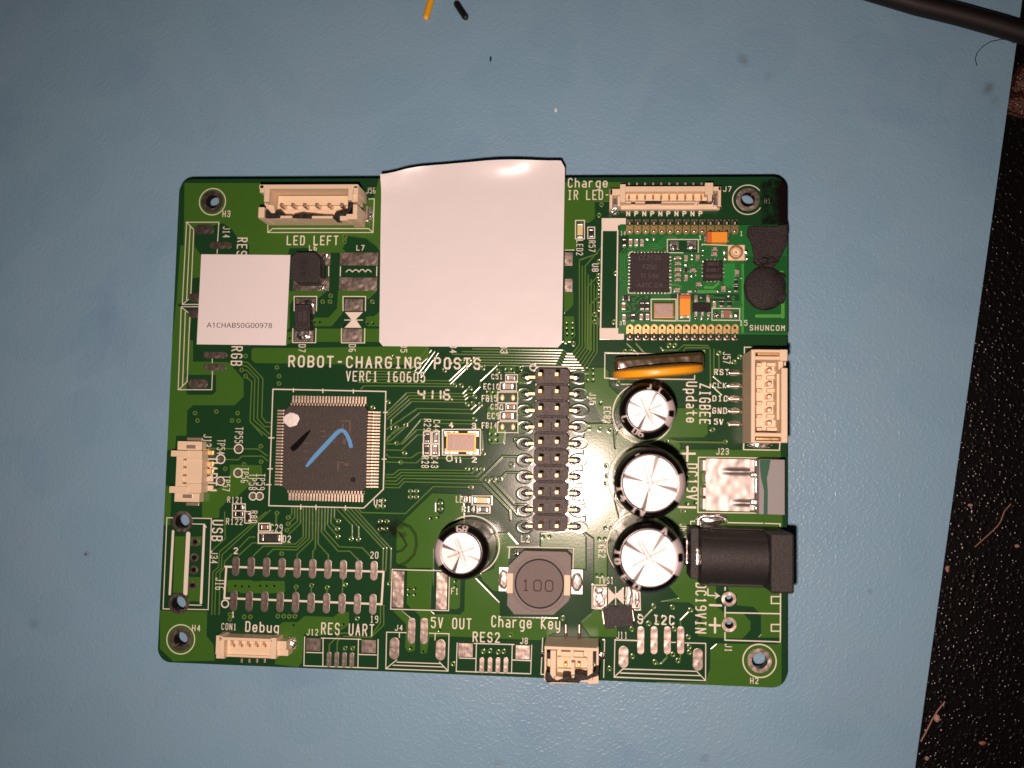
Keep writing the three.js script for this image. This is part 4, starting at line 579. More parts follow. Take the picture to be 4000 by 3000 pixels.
{ // grey shielded coil
  const h = 4, c = mesh('coil', prismPx([[2046, 2151], [2213, 2155], [2232, 2174], [2229, 2331], [2220, 2350], [2162, 2403], [2008, 2401], [1980, 2365], [1985, 2210]], 0.1, h, 0.1), M.ferrite, board, 'large grey coil marked 100 with a round top');
  const tx = canvas(512, 512), x = tx.getContext('2d'); x.fillStyle = '#857c7a'; x.fillRect(0, 0, 512, 512);
  for (let k = 0; k < 3000; k++) { x.fillStyle = rnd() < 0.5 ? 'rgba(140,130,130,0.14)' : 'rgba(40,35,35,0.14)'; x.fillRect(rnd() * 512, rnd() * 512, 3 + 4 * rnd(), 2); }
  x.strokeStyle = '#4a2623'; x.save(); x.translate(236, 276); strokes(x, '100', 350, 128, 11); x.restore();
  const p = K(2107, 2280, h + 0.02), r = 89 / 25.1;
  const disc = new THREE.CylinderGeometry(r, r, 0.5, 64), du = disc.attributes.uv, dp = disc.attributes.position; for (let i = 0; i < dp.count; i++) du.setXY(i, dp.getX(i) / (2 * r) + 0.5, 0.5 - dp.getZ(i) / (2 * r));
  mesh('core', disc.translate(p[0], B + h - 0.12, p[1]), std({ map: canvasTex(tx), roughness: 0.55, bumpMap: rep(grainTex, 4), bumpScale: 50e-6 }), c, null, true);
  mesh('groove', ring(p[0], p[1], r + 0.02, r + 0.22, h - 0.1, h + 0.012), M.dark, c);
  mesh('shield_rim', lathe(p[0], p[1], [[r + 0.2, h], [r + 0.27, h + 0.09], [r + 0.5, h + 0.12], [r + 0.72, h + 0.06], [r + 0.78, h]], 64), M.ferrite, c);
  for (const q of [[1979, 2239, 2004, 2318], [2203, 2246, 2228, 2327]]) mesh('clip', boxPx(...q, 0.1, h + 0.16, 0.1), M.cream, c);
  for (const q of [[1949, 2216, 2000, 2310], [2215, 2225, 2276, 2321]]) mesh('solder_pad', [boxPx(...q, 0.005, 0.1, 0.03), dome(...mid((q[0] + q[2]) / 2 + (q[0] < 2100 ? -6 : 8), (q[1] + q[3]) / 2), 0.9, 1.5, 0.05, 0.5, 0.05, q[0])], M.solderMatte, c);
  mesh('solder_blob', dome(...mid(2018, 2160), 0.55, 0.5, 0, 0.6, 0.1, 9), M.solder, c);
}
{ // soldered diode
  pad(1156, 1166, 1230, 1226, true); pad(1150, 1289, 1224, 1334, true);
  const c = mesh('diode', prismPx([[1151, 1190], [1209, 1188], [1210, 1288], [1152, 1291]], 0.1, 2.0, 0.08), M.black, board, 'black diode standing below the black coil');
  mesh('terminal', [boxPx(1166, 1292, 1212, 1312, 0.05, 0.4, 0.1), dome(...mid(1188, 1314), 1.2, 0.7, 0.05, 0.35, 0.1, 3)], M.solder, c); mesh('terminal', [boxPx(1166, 1180, 1212, 1196, 0.05, 0.4, 0.1), dome(...mid(1205, 1190), 1.1, 0.9, 0.05, 0.35, 0.1, 8)], M.solder, c);
  const tx = canvas(256, 128), x = tx.getContext('2d'); x.fillStyle = '#262122'; x.fillRect(0, 0, 256, 128); x.fillStyle = '#5a5050'; x.font = '54px sans-serif'; x.textAlign = 'center'; x.fillText('KAOM', 128, 54); x.fillText('HS18', 128, 112);
  const q = rect(1160, 1200, 1202, 1272, 2.02), g = new THREE.PlaneGeometry(q[3] - q[1], q[2] - q[0]).rotateX(-Math.PI / 2).rotateY(-Math.PI / 2).translate((q[0] + q[2]) / 2, B + 2.006, (q[1] + q[3]) / 2);
  mesh('marking', g, std({ map: canvasTex(tx), roughness: 0.6 }), c, null, true);
}
function crystal(x0, y0, x1, y1, h, parent, name, label) {
  const q = rect(x0, y0, x1, y1, h), m = 0.16, g = [box(q[0], q[1], q[2], q[3], 0.05, h - 0.25, 0.1), box(q[0], q[1], q[2], q[3], h - 0.25, h - 0.1, 0.06)];
  const b = mesh(name, g, M.crystalRim, parent, label);
  if (parent === board) mesh('metal_lid', box(q[0] + m * 1.6, q[1] + m * 1.6, q[2] - m * 1.6, q[3] - m * 1.6, h - 0.14, h, 0.12), M.crystalLid, b); else mesh('crystal_lid', box(q[0] + m, q[1] + m, q[2] - m, q[3] - m, h - 0.14, h, 0.08), M.alu, parent);
  return b;
}
{ const c = crystal(1742, 1691, 1859, 1766, 1.1, board, 'crystal', 'silver crystal can with a gold rim'); for (const q of [[1736, 1684, 1790, 1705], [1825, 1684, 1870, 1705], [1736, 1752, 1790, 1773], [1822, 1754, 1870, 1774]]) mesh('solder_pad', boxPx(...q, 0.005, 0.12, 0.04), M.solder, c); }

// ---------------------------------------------------------------- electrolytic capacitors: four cans in printed black sleeves
function can(cx, cy, bx, by, r, h, turn, label, prints, stripeAt, stripeW, dash) {
  const kk = r < 4.5 ? 0.69 : 0.745, b = mid(bx, by), tx = canvas(1024, 256), x = tx.getContext('2d'), ang = (deg) => (((deg % 360) + 360) % 360) / 360 * 1024;   // degrees: 0 is toward the viewer's side, 90 to the right
  x.fillStyle = '#0b0909'; x.fillRect(0, 0, 1024, 256);
  const wd = stripeW / 360 * 1024; x.fillStyle = '#b9b3b4';
  for (const k of [-1024, 0, 1024]) x.fillRect(ang(stripeAt) - wd / 2 + k, 0, wd, 256);
  if (dash) { x.fillStyle = '#0b0909'; for (const k of [-1024, 0, 1024]) { x.beginPath(); x.roundRect(ang(stripeAt) - 22 + k, 50, 44, 80, 16); x.fill(); } }
  x.strokeStyle = '#cdc6c2';
  for (const [s, deg, size] of prints) { x.save(); x.translate(ang(deg), 92); strokes(x, s, 40 * s.length * (size ?? 1), 92, 13); x.restore(); }
  const prof = [[r * 0.94, 0.02], [r, 0.4], [r, h - 1.5], [r * 0.975, h - 0.85], [r * 0.9, h - 0.26], [r * (kk + 0.075), h - 0.04], [r * (kk + 0.03), h], [r * kk, h - 0.12]];
  const c = mesh('capacitor', lathe(b[0], b[1], prof, 72), std({ map: canvasTex(tx), roughness: 0.3, clearcoat: 0.3, clearcoatRoughness: 0.2 }), board, label, true);
  // scored silver end
  const sc = canvas(512, 512), y = sc.getContext('2d'); y.fillStyle = '#b4b4b4'; y.fillRect(0, 0, 512, 512);
  y.translate(256, 256); y.rotate(turn); y.lineCap = 'round';
  for (const [w, col] of [[30, '#8c8c8c'], [14, '#4c4c4c']]) { y.strokeStyle = col; y.lineWidth = w; y.beginPath(); y.moveTo(-176, 0); y.lineTo(176, 0); y.stroke(); y.lineWidth = w * 0.7; y.beginPath(); y.moveTo(0, -176); y.lineTo(0, 176); y.stroke(); }
  const g = new THREE.CircleGeometry(r * (kk + 0.015), 64), p = g.attributes.position;
  const rings = new THREE.RingGeometry(0.001, r * (kk + 0.015), 64, 12), rp = rings.attributes.position;
  for (let i = 0; i < rp.count; i++) { const d = Math.hypot(rp.getX(i), rp.getY(i)) / (r * (kk + 0.015)); const th = Math.atan2(rp.getY(i), rp.getX(i)) - turn + 20 * Math.PI, qd = Math.floor(th / (Math.PI / 2)) % 4; rp.setZ(i, -0.06 * (1 - d * d) * r / 5 + d * r * kk * [0.03, -0.06, 0.055, -0.02][qd] * Math.min(1, d * 3)); }
  rings.computeVertexNormals();
  const uv = rings.attributes.uv; for (let i = 0; i < rp.count; i++) uv.setXY(i, rp.getX(i) / (2 * r * kk) * 0.98 + 0.5, rp.getY(i) / (2 * r * kk) * 0.98 + 0.5);
  const bt = canvasTex(sc, false);
  mesh('vent_top', rings.rotateX(-Math.PI / 2).translate(b[0], B + h - 0.06, b[1]), std({ color: C3(0.60, 0.57, 0.57), metalness: 1, roughness: 0.52, bumpMap: bt, bumpScale: 300e-6 }), c, null, true);
  const sl = r * 0.52; for (const t of [turn, turn + Math.PI / 2]) { const dx = Math.cos(t) * sl, dz = Math.sin(t) * sl, nx = -Math.sin(t) * 0.045, nz = Math.cos(t) * 0.045, o = t === turn ? 0.16 : 0.05; for (const s of t === turn ? [-1, 1] : [1]) mesh('score_line', prism([[b[0] - dx + nx + s * nx * o * 40, b[1] - dz + nz + s * nz * o * 40], [b[0] + dx + nx + s * nx * o * 40, b[1] + dz + nz + s * nz * o * 40], [b[0] + dx - nx + s * nx * o * 40, b[1] + dz - nz + s * nz * o * 40], [b[0] - dx - nx + s * nx * o * 40, b[1] - dz - nz + s * nz * o * 40]], h - 0.16, h - 0.02), M.scored, c); }
  return c;
}
can(0, 0, 2512, 1616, 4.15, 11.5, 1.15, 'upper right can capacitor, the smaller one beside the orange disc', [['r', 178], ['1', 150], ['0', 330], ['C', 290], ['6', 345]], 84, 62, true);
can(0, 0, 2514, 1873, 5.05, 16, 1.35, 'middle of the three can capacitors in a column', [['1', 282], ['4', 300], ['1V', 338], ['-', 205]], 82, 52, false);
can(0, 0, 2509, 2133, 5.05, 16, 1.05, 'lowest of the three can capacitors in a column', [['n', 178], ['V', 150], ['10', 270], ['E', 312], ['0', 338]], 92, 66, true);
can(0, 0, 1839, 2128, 4.15, 11.5, 1.2, 'can capacitor standing alone left of the grey coil', [['8', 172], ['9', 186]], 272, 62, false);

// ---------------------------------------------------------------- the two-row pin header
{
  const h = 2.54, blocks = [], ends = [K(2091, 1438, h), K(2215, 2076, h)], x0 = ends[0][0], x1 = ends[1][0], z0 = ends[0][1], p = (ends[1][1] - z0) / 10, cx = (x0 + x1) / 2, w = x1 - x0;
  for (let k = 0; k < 10; k++) {
    const a = z0 + k * p, b = a + p, c = 0.5;
    blocks.push(prism([[x0 + c, a], [x1 - c, a], [x1, a + c], [x1, b - c], [x1 - c, b], [x0 + c, b], [x0, b - c], [x0, a + c]], 0.35, h, 0.06));
    if (k) blocks.push(box(x0 + 0.9, a - 0.07, x1 - 0.9, a + 0.07, h - 0.2, h - 0.05));
  }
  const body = mesh('pin_header', blocks, M.pinblack, board, 'black header with two rows of ten upright pins');
  const slots = []; for (let k = 0; k < 10; k++) { const a = z0 + k * p; if (k) for (const s of [-1, 1]) slots.push(box(x0 + 0.8, a + s * 0.17 - 0.05, x1 - 0.8, a + s * 0.17 + 0.05, h - 0.3, h + 0.004)); if (k % 2) slots.push(box(cx - 0.05, a + 0.75, cx + 0.05, a + 2.2, h - 0.2, h + 0.004)); }
  mesh('groove', slots, M.dark, body);
  const pin = () => mergeGeometries([clean(new THREE.BoxGeometry(0.62, 6.4, 0.62).translate(0, 3.2, 0)), clean(new THREE.CylinderGeometry(0.33, 0.438, 0.14, 4).rotateY(Math.PI / 4).translate(0, 6.47, 0))]);
  const foot = () => new RoundedBoxGeometry(1.6, 0.5, 0.62, 2, 0.15).translate(0, 0.3, 0);
  const fil = () => dome(0, 0, 1.0, 0.62, -B, 0.34, 0.06, 3);
  for (let k = 0; k < 10; k++) for (const s of [-1, 1]) {
    const t = K(s < 0 ? 2109 : 2174, 1461 + 66.1 * k, 8.9), f = mid(s < 0 ? 2078 : 2227, 1474 + 64.6 * k);
    put('pin', 'up', pin, M.pinGold, body, t[0], B + 2.0, t[1]);
    put('foot', 'gold', foot, M.pinGold, body, f[0] + s * -0.1, B, f[1]);
    put('solder_fillet', 'f', fil, M.solder, body, f[0] + s * 0.75, B, f[1]);
  }
}

// ---------------------------------------------------------------- the orange disc fuse, leaning over, with its clear coating behind
{
  const a = K(2395, 1466, 11), b = K(2762, 1436, 11), cx = (a[0] + b[0]) / 2, cz = (a[1] + b[1]) / 2, L = Math.hypot(b[0] - a[0], b[1] - a[1]), turn = Math.atan2(-(b[1] - a[1]), b[0] - a[0]);
  const g = new THREE.SphereGeometry(1, 48, 32), p = g.attributes.position;
  for (let i = 0; i < p.count; i++) { const X = p.getX(i), Y = p.getY(i), Z = p.getZ(i), rr = Math.hypot(X, Y); p.setXYZ(i, X * L / 2, Y * 5.6, Math.sign(Z) * Math.pow(Math.abs(Z), 0.45) * 0.98); }
  g.computeVertexNormals();
  g.translate(0, 5.6, 0).rotateX(0.10).rotateY(turn).translate(cx, B + 0.4, cz - 1.0);
  const f = mesh('disc_fuse', g, M.orange, board, 'glossy orange disc fuse leaning towards the capacitors');
  const q = K(2570, 1412, 2), s = new RoundedBoxGeometry(13.8, 4.6, 2.4, 6, 0.7), sp = s.attributes.position;
  for (let i = 0; i < sp.count; i++) sp.setZ(i, sp.getZ(i) + 0.22 * noise.noise(sp.getX(i) * 0.5, sp.getY(i) * 0.6, 2));
  s.computeVertexNormals();
  mesh('fuse_coating', s.translate(0, 2.3, 0).rotateX(0.05).rotateY(turn * 0.8).translate(q[0], B + 0.1, q[1] + 0.2), std({ color: C3(0.06, 0.042, 0.016), roughness: 0.2, clearcoat: 1, clearcoatRoughness: 0.08, bumpMap: rep(lumpTex, 0.8), bumpScale: 120e-6 }), f, 'glossy brown clear coating');
}

// ---------------------------------------------------------------- tall cream connectors
const tin2 = M.lead;
{ // five pins, right edge
  const h = 8, P = [];
  const w = (x0, y0, x1, y1, h0, h1, r = 0.12) => P.push(boxPx(x0, y0, x1, y1, h0, h1, r));
  w(2934, 1365, 2951, 1730, 0.1, h); w(3046, 1365, 3077, 1410, 0.1, h); w(3052, 1437, 3077, 1730, 0.1, h); w(3040, 1404, 3060, 1444, 0.1, h - 1.2);
  w(2949, 1365, 3048, 1377, 0.1, h); w(2949, 1391, 3048, 1406, 0.1, h - 0.2); w(2949, 1690, 3054, 1706, 0.1, h - 0.2); w(2949, 1722, 3054, 1730, 0.1, h);
  P.push(boxPx(2940, 1370, 3070, 1726, 0.1, 3.6));
  for (let k = 0; k < 6; k++) { const y = 1424 + 50.5 * k; P.push(boxPx(2956, y - 6, 2976, y + 6, 3.5, 5.0, 0.05), boxPx(2996, y - 7, 3034, y + 7, 3.5, 4.6, 0.05)); }
  P.push(boxPx(3034, 1460, 3054, 1640, 3.5, 6.4, 0.05));
  const c = mesh('connector', P, M.cream, board, 'tall cream connector with five pins at the right edge');
  for (const y of [1447, 1499, 1550, 1602, 1653]) { const t = K(3006, y, 6.6); put('pin', 'short', () => new RoundedBoxGeometry(0.55, 3.2, 0.55, 1, 0.08).translate(0, 1.6, 0), M.lead, c, t[0], B + 3.4, t[1]); }
  for (const y of [1458, 1509, 1559, 1608, 1659]) { const k = (X, hh) => [...K(X, y, hh), hh]; mesh('foot', tube([k(2849, 0.32), k(2885, 0.4), k(2912, 1.0), k(2935, 3.0)], 0.27, 20, 8), M.lead, c); mesh('solder_fillet', dome(...mid(2868, y - 2), 1.15, 0.55, 0, 0.3, 0.08, y), M.solder, c); }
  mesh('anchor', [boxPx(2954, 1709, 3044, 1720, 4, h - 0.5, 0.1), boxPx(2960, 1379, 3040, 1389, 4, h - 1.0, 0.1)], M.gold, c);
  mesh('solder_blob', dome(...mid(2968, 1738), 1.9, 0.55, 0, 0.5, 0.12, 2), M.solder, c);
}
{ // two pins, bottom edge
  const h = 7.5, P = [], w = (x0, y0, x1, y1, h0, h1, r = 0.1) => P.push(boxPx(x0, y0, x1, y1, h0, h1, r));
  w(2126, 2528, 2339, 2541, 0.1, h); w(2126, 2528, 2135, 2660, 0.1, h - 0.3); w(2149, 2541, 2172, 2660, 0.1, h); w(2295, 2541, 2316, 2660, 0.1, h); w(2329, 2528, 2339, 2600, 0.1, h - 0.3);
  P.push(boxPx(2132, 2535, 2334, 2662, 0.1, 3.4)); w(2150, 2600, 2172, 2613, 3, h + 0.1); w(2295, 2600, 2317, 2616, 3, h + 0.1);
  P.push(boxPx(2191, 2546, 2228, 2566, 3.3, 5.6, 0.05), boxPx(2240, 2546, 2280, 2566, 3.3, 5.6, 0.05), boxPx(2228, 2541, 2241, 2570, 3.3, 6.6, 0.05), boxPx(2231, 2588, 2245, 2645, 3.3, 6.6, 0.05), boxPx(2178, 2568, 2292, 2580, 3.3, 4.6, 0.05), boxPx(2176, 2612, 2232, 2655, 3.3, 4.4, 0.05), boxPx(2246, 2612, 2292, 2655, 3.3, 4.4, 0.05));
  P.push(prismPx([[2162, 2640], [2198, 2646], [2200, 2650], [2176, 2658], [2166, 2652]], 3, h, 0.05), prismPx([[2232, 2640], [2246, 2640], [2243, 2650], [2234, 2648]], 3, h, 0.05), prismPx([[2297, 2652], [2338, 2640], [2339, 2671], [2297, 2672]], 0.4, h - 2, 0.05), prismPx([[2143, 2664], [2160, 2664], [2258, 2668], [2230, 2670], [2146, 2670]], 0.4, h - 2.4, 0.05));
  const c = mesh('connector', P, M.cream, board, 'tall cream connector with two pins and a scorched front at the bottom edge');
  mesh('scorched_edge', [prismPx([[2132, 2620], [2148, 2630], [2158, 2646], [2176, 2658], [2200, 2648], [2198, 2640], [2222, 2640], [2240, 2650], [2248, 2632], [2268, 2632], [2296, 2640], [2326, 2622], [2330, 2600], [2341, 2604], [2338, 2634], [2300, 2656], [2268, 2660], [2262, 2668], [2160, 2666], [2136, 2668], [2128, 2650]], 4.2, h + 0.08, 0.15), prismPx([[2131, 2548], [2148, 2546], [2149, 2575], [2128, 2572]], 3.5, h - 1.2, 0.1), prismPx([[2318, 2548], [2328, 2546], [2330, 2600], [2320, 2590]], 3.5, h - 1, 0.1)], M.soot, c, 'black scorched plastic');
  for (const X of [2209, 2262]) { const t = K(X, 2598, 5.4); put('pin', 'short2', () => new RoundedBoxGeometry(0.5, 2.6, 0.5, 1, 0.08).translate(0, 1.3, 0), M.gold, c, t[0], B + 3, t[1]); const k = (y, hh) => [...K(X + 1, y, hh), hh]; mesh('foot', tube([k(2440, 0.32), k(2472, 0.4), k(2496, 1.0), k(2528, 3.4)], 0.28, 20, 8), M.lead, c); }
  for (const [x, y] of [[2135, 2585], [2346, 2588]]) mesh('solder_blob', dome(...mid(x, y - 28), 0.9, 0.7, 0, 0.5, 0.12, x), M.solder, c);
}
{ // six pins, top edge, broken front wall
  const h = 5.9, P = [], Zb = (x, y) => [1000 + x / 2.646, 680 + y / 2.646], w = (x0, y0, x1, y1, h0, h1, r = 0.1) => P.push(boxPx(...Zb(x0, y0), ...Zb(x1, y1), h0, h1, r));
  w(32, 105, 1055, 150, 0.1, h); w(38, 110, 82, 190, 0.1, h); w(82, 140, 137, 285, 0.1, h); w(950, 140, 1000, 270, 0.1, h); w(1005, 120, 1055, 205, 0.1, h);
  P.push(boxPx(...Zb(90, 140), ...Zb(1040, 440), 0.1, 1.6)); w(30, 440, 1045, 462, 0.1, h - 1.4, 0.05);
  P.push(boxPx(...Zb(232, 225), ...Zb(950, 320), 1.5, 2.4, 0.05));
  w(22, 340, 85, 450, 1, h - 0.1); w(250, 428, 370, 456, 3, h - 0.3); w(575, 430, 790, 458, 3, h - 0.3); w(930, 410, 1045, 465, 0.3, h); w(1000, 310, 1045, 420, 0.3, h); w(865, 430, 945, 478, 3, h - 0.2); w(985, 205, 1052, 285, 2, h - 0.4);
  P.push(prismPx([[90, 290], [180, 310], [200, 400], [130, 415], [105, 360]].map((p) => Zb(...p)), 1.2, 3.6, 0.1));
  const c = mesh('connector', P, M.cream, board, 'cream connector with six pins and a broken, scorched front wall at the top edge');
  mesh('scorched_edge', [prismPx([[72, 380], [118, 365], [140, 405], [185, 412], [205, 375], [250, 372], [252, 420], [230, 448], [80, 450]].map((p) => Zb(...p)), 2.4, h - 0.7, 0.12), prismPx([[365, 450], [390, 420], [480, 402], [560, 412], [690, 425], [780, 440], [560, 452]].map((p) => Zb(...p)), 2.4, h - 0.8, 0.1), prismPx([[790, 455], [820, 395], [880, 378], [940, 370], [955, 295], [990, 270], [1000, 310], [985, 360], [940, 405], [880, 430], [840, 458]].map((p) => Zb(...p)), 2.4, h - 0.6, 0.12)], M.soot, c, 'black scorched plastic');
  for (const x of [262, 378, 500, 626, 752, 882]) { const t = K(...Zb(x, 322), 3.9); put('pin', 'short3', () => new RoundedBoxGeometry(0.5, 2.6, 0.5, 1, 0.08).translate(0, 1.3, 0), M.lead, c, t[0], B + 1.4, t[1]); }
  mesh('anchor', [boxPx(1424, 800, 1442, 868, 0.05, 1.4, 0.3), dome(...mid(1440, 838), 0.75, 1.5, 0, 1.1, 0.12, 5)], M.solder, c);
}
// ---------------------------------------------------------------- low cream connectors
{ // ten pins, top edge
  const P = [], h = 3, w = (x0, y0, x1, y1, h0, h1, r = 0.08) => P.push(boxPx(x0, y0, x1, y1, h0, h1, r));
  w(2440, 727, 2765, 748, 0.1, h); P.push(boxPx(2440, 745, 2765, 786, 0.1, 1.5)); w(2422, 719, 2444, 790, 0.1, h + 0.3); w(2754, 713, 2786, 760, 0.1, h + 0.3); w(2765, 730, 2782, 785, 0.1, h);
  w(2381, 737, 2424, 762, 0.1, h - 0.4); w(2381, 737, 2393, 815, 0.1, h - 0.4); w(2412, 765, 2424, 806, 0.1, h - 0.4); w(2783, 728, 2817, 744, 0.1, h - 0.4); w(2805, 728, 2817, 806, 0.1, h - 0.4);
  for (const [a, b] of [[2444, 2466], [2482, 2520], [2584, 2716], [2726, 2732]]) w(a, 786, b, 793, 0.1, h - 0.3);
  w(2424, 800, 2812, 818, 0.1, 1.2); w(2424, 788, 2785, 800, 0.1, 1.5);
  const c = mesh('connector', P, M.cream, board, 'long low cream connector with ten pins near the top right');
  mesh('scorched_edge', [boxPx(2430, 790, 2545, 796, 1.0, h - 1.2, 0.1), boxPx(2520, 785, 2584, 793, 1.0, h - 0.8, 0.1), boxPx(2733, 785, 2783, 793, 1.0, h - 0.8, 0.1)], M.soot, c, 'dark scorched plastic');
  for (let k = 0; k < 10; k++) { const x = 2457 + 31.4 * k, t = K(x, 768, 1.9); put('pin', 'flat', () => new RoundedBoxGeometry(0.3, 0.5, 1.1, 1, 0.08), M.gold, c, t[0], B + 1.6, t[1]); const f = mid(x, 722); put('foot', 'small', () => new RoundedBoxGeometry(0.35, 0.2, 0.7, 1, 0.06).translate(0, 0.12, 0), M.lead, c, f[0], B, f[1]); }
  for (const q of [[2394, 770, 2411, 815], [2786, 760, 2804, 806]]) mesh('anchor', [boxPx(...q, 0.05, 1.8, 0.1), dome(...mid((q[0] + q[2]) / 2 + (q[0] < 2500 ? -8 : 6), q[3] + 4), 0.8, 0.6, 0, 0.4, 0.12, q[0])], M.solder, c);
}
{ // five pins, bottom left
  const P = [], h = 3.2, Zb = (x, y) => [600 + x / 4.148, 2350 + y / 4.148], w = (x0, y0, x1, y1, h0, h1, r = 0.08) => P.push(boxPx(...Zb(x0, y0), ...Zb(x1, y1), h0, h1, r));
  w(1005, 550, 1085, 860, 0.1, h); w(1085, 590, 1140, 920, 0.1, h - 0.2); w(1080, 590, 1920, 640, 0.1, h); P.push(boxPx(...Zb(1100, 610), ...Zb(1920, 905), 0.1, 1.5)); w(1180, 870, 1900, 905, 0.1, h - 1.2); w(1890, 590, 1985, 930, 0.1, h); w(1985, 640, 2150, 790, 0.1, h - 0.6); w(1980, 780, 2180, 880, 0.1, h - 0.8);
  w(1060, 560, 1110, 640, 0.1, h); w(1010, 850, 1150, 925, 0.1, h - 0.9);
  for (let k = 0; k < 5; k++) P.push(boxPx(...Zb(1235 + 127 * k, 640), ...Zb(1260 + 127 * k, 720), 1.4, h - 0.4, 0.05));
  const c = mesh('connector', P, M.cream, board, 'low cream connector with five pins at the bottom left');
  for (let k = 0; k < 5; k++) { const t = K(...Zb(1300 + 127 * k, 715), 2.2); put('pin', 'flat2', () => new RoundedBoxGeometry(0.3, 0.7, 0.5, 1, 0.08), M.gold, c, t[0], B + 1.8, t[1]); if (k < 4) { const f = mid(...Zb(1430 + 125 * k, 985)); put('foot', 'small', () => new RoundedBoxGeometry(0.35, 0.2, 0.7, 1, 0.06).translate(0, 0.12, 0), M.lead, c, f[0], B, f[1] - 0.3); } }
  mesh('anchor', [boxPx(1128, 2490, 1156, 2536, 0.05, 0.12, 0.03), dome(...mid(1138, 2512), 0.8, 0.9, 0.05, 0.5, 0.1, 4)], M.solder, c);
}
{ // four pins, left edge
  const P = [], h = 3, Zb = (x, y) => [600 + x / 4.148, 1650 + y / 4.148], w = (x0, y0, x1, y1, h0, h1, r = 0.08) => P.push(boxPx(...Zb(x0, y0), ...Zb(x1, y1), h0, h1, r));
  w(278, 455, 545, 555, 0.1, h); w(250, 1035, 545, 1145, 0.1, h); w(360, 545, 470, 1045, 0.1, h - 0.3); w(440, 545, 780, 1045, 0.1, h - 0.6); w(540, 455, 780, 600, 0.1, h - 0.2); w(540, 990, 770, 1145, 0.1, h - 0.2);
  w(385, 305, 780, 450, 0.1, h - 1.0); w(335, 1145, 740, 1290, 0.1, h - 1.0);
  const c = mesh('connector', P, M.cream, board, 'low cream connector with four slots at the left edge');
  mesh('slot', [600, 725, 857, 985].map((y) => boxPx(...Zb(445, y - 20), ...Zb(535, y + 18), h - 1.0, h - 0.585, 0.03)), std({ color: C3(0.30, 0.17, 0.09), roughness: 0.6 }), c);
  for (const y of [490, 670, 790, 920, 1060]) mesh('contact', [boxPx(...Zb(690, y - 60), ...Zb(800, y + 45), 0.05, 1.5, 0.1), boxPx(...Zb(780, y - 40), ...Zb(965, y + 40), 0.02, 0.25, 0.08)], y % 20 ? M.gold : M.cream, c);
  mesh('anchor', [boxPx(...Zb(530, 365), ...Zb(690, 425), 0.1, h - 0.94, 0.04), boxPx(...Zb(470, 1165), ...Zb(630, 1225), 0.1, h - 0.94, 0.04), boxPx(...Zb(540, 245), ...Zb(790, 300), 0.01, 0.14, 0.04), boxPx(...Zb(525, 1300), ...Zb(735, 1350), 0.01, 0.14, 0.04)], M.lead, c);
}
// ---------------------------------------------------------------- barrel jack and metal terminal at the right edge
{
  const P = [], ax = K(2870, 2178, 6.6), e0 = K(2735, 2178, 8), e1 = K(3012, 2178, 8), z = ax[1], r = 3.95;
  const cylX = new THREE.CylinderGeometry(r, r, e1[0] - e0[0], 40).rotateZ(Math.PI / 2).translate((e0[0] + e1[0]) / 2, B + 6.0, z);
  const f = rect(3010, 2083, 3104, 2320, 11), s = rect(2738, 2064, 3010, 2291, 4.5), bk = rect(2697, 2062, 2730, 2262, 6);
  P.push(cylX, box(f[0], f[1], f[2], f[3], 0.2, 11, 0.4), box(s[0], s[1] - 0.05, s[2], s[3] + 0.05, 0.1, 4.6, 0.15), box(bk[0], bk[1], bk[2], bk[3], 0.1, 6.2, 0.15));
  const b1 = K(2738, 2178, 8), b2 = K(2774, 2178, 8); P.push(new THREE.CylinderGeometry(r + 0.12, r + 0.12, b2[0] - b1[0], 40).rotateZ(Math.PI / 2).translate((b1[0] + b2[0]) / 2, B + 6.0, z));
  const jk = mesh('barrel_jack', P, M.black, board, 'black barrel power jack sticking out over the right edge');
  const t = (pts, rr) => tube(pts.map(([x, y, h]) => [...K(x, y, h), h]), rr, 40, 10);
  mesh('terminal', [t([[2745, 2072, 1.0], [2728, 2052, 0.6], [2728, 2028, 0.55], [2745, 2016, 0.55], [2810, 2016, 0.55], [2832, 2026, 0.55], [2836, 2036, 0.5]], 0.4), dome(...mid(2782, 2030), 2.1, 0.85, 0, 0.55, 0.1, 7)], M.solder, jk);
  mesh('terminal', [prismPx([[2674, 2112], [2684, 2098], [2696, 2098], [2700, 2112], [2712, 2122], [2718, 2132], [2714, 2196], [2700, 2200], [2694, 2214], [2682, 2214], [2672, 2196]], 0.05, 1.5, 0.3), boxPx(2718, 2142, 2732, 2210, 0.5, 6.6, 0.2), boxPx(2694, 2125, 2716, 2190, 0.5, 3.4, 0.3)], M.solder, jk);
}
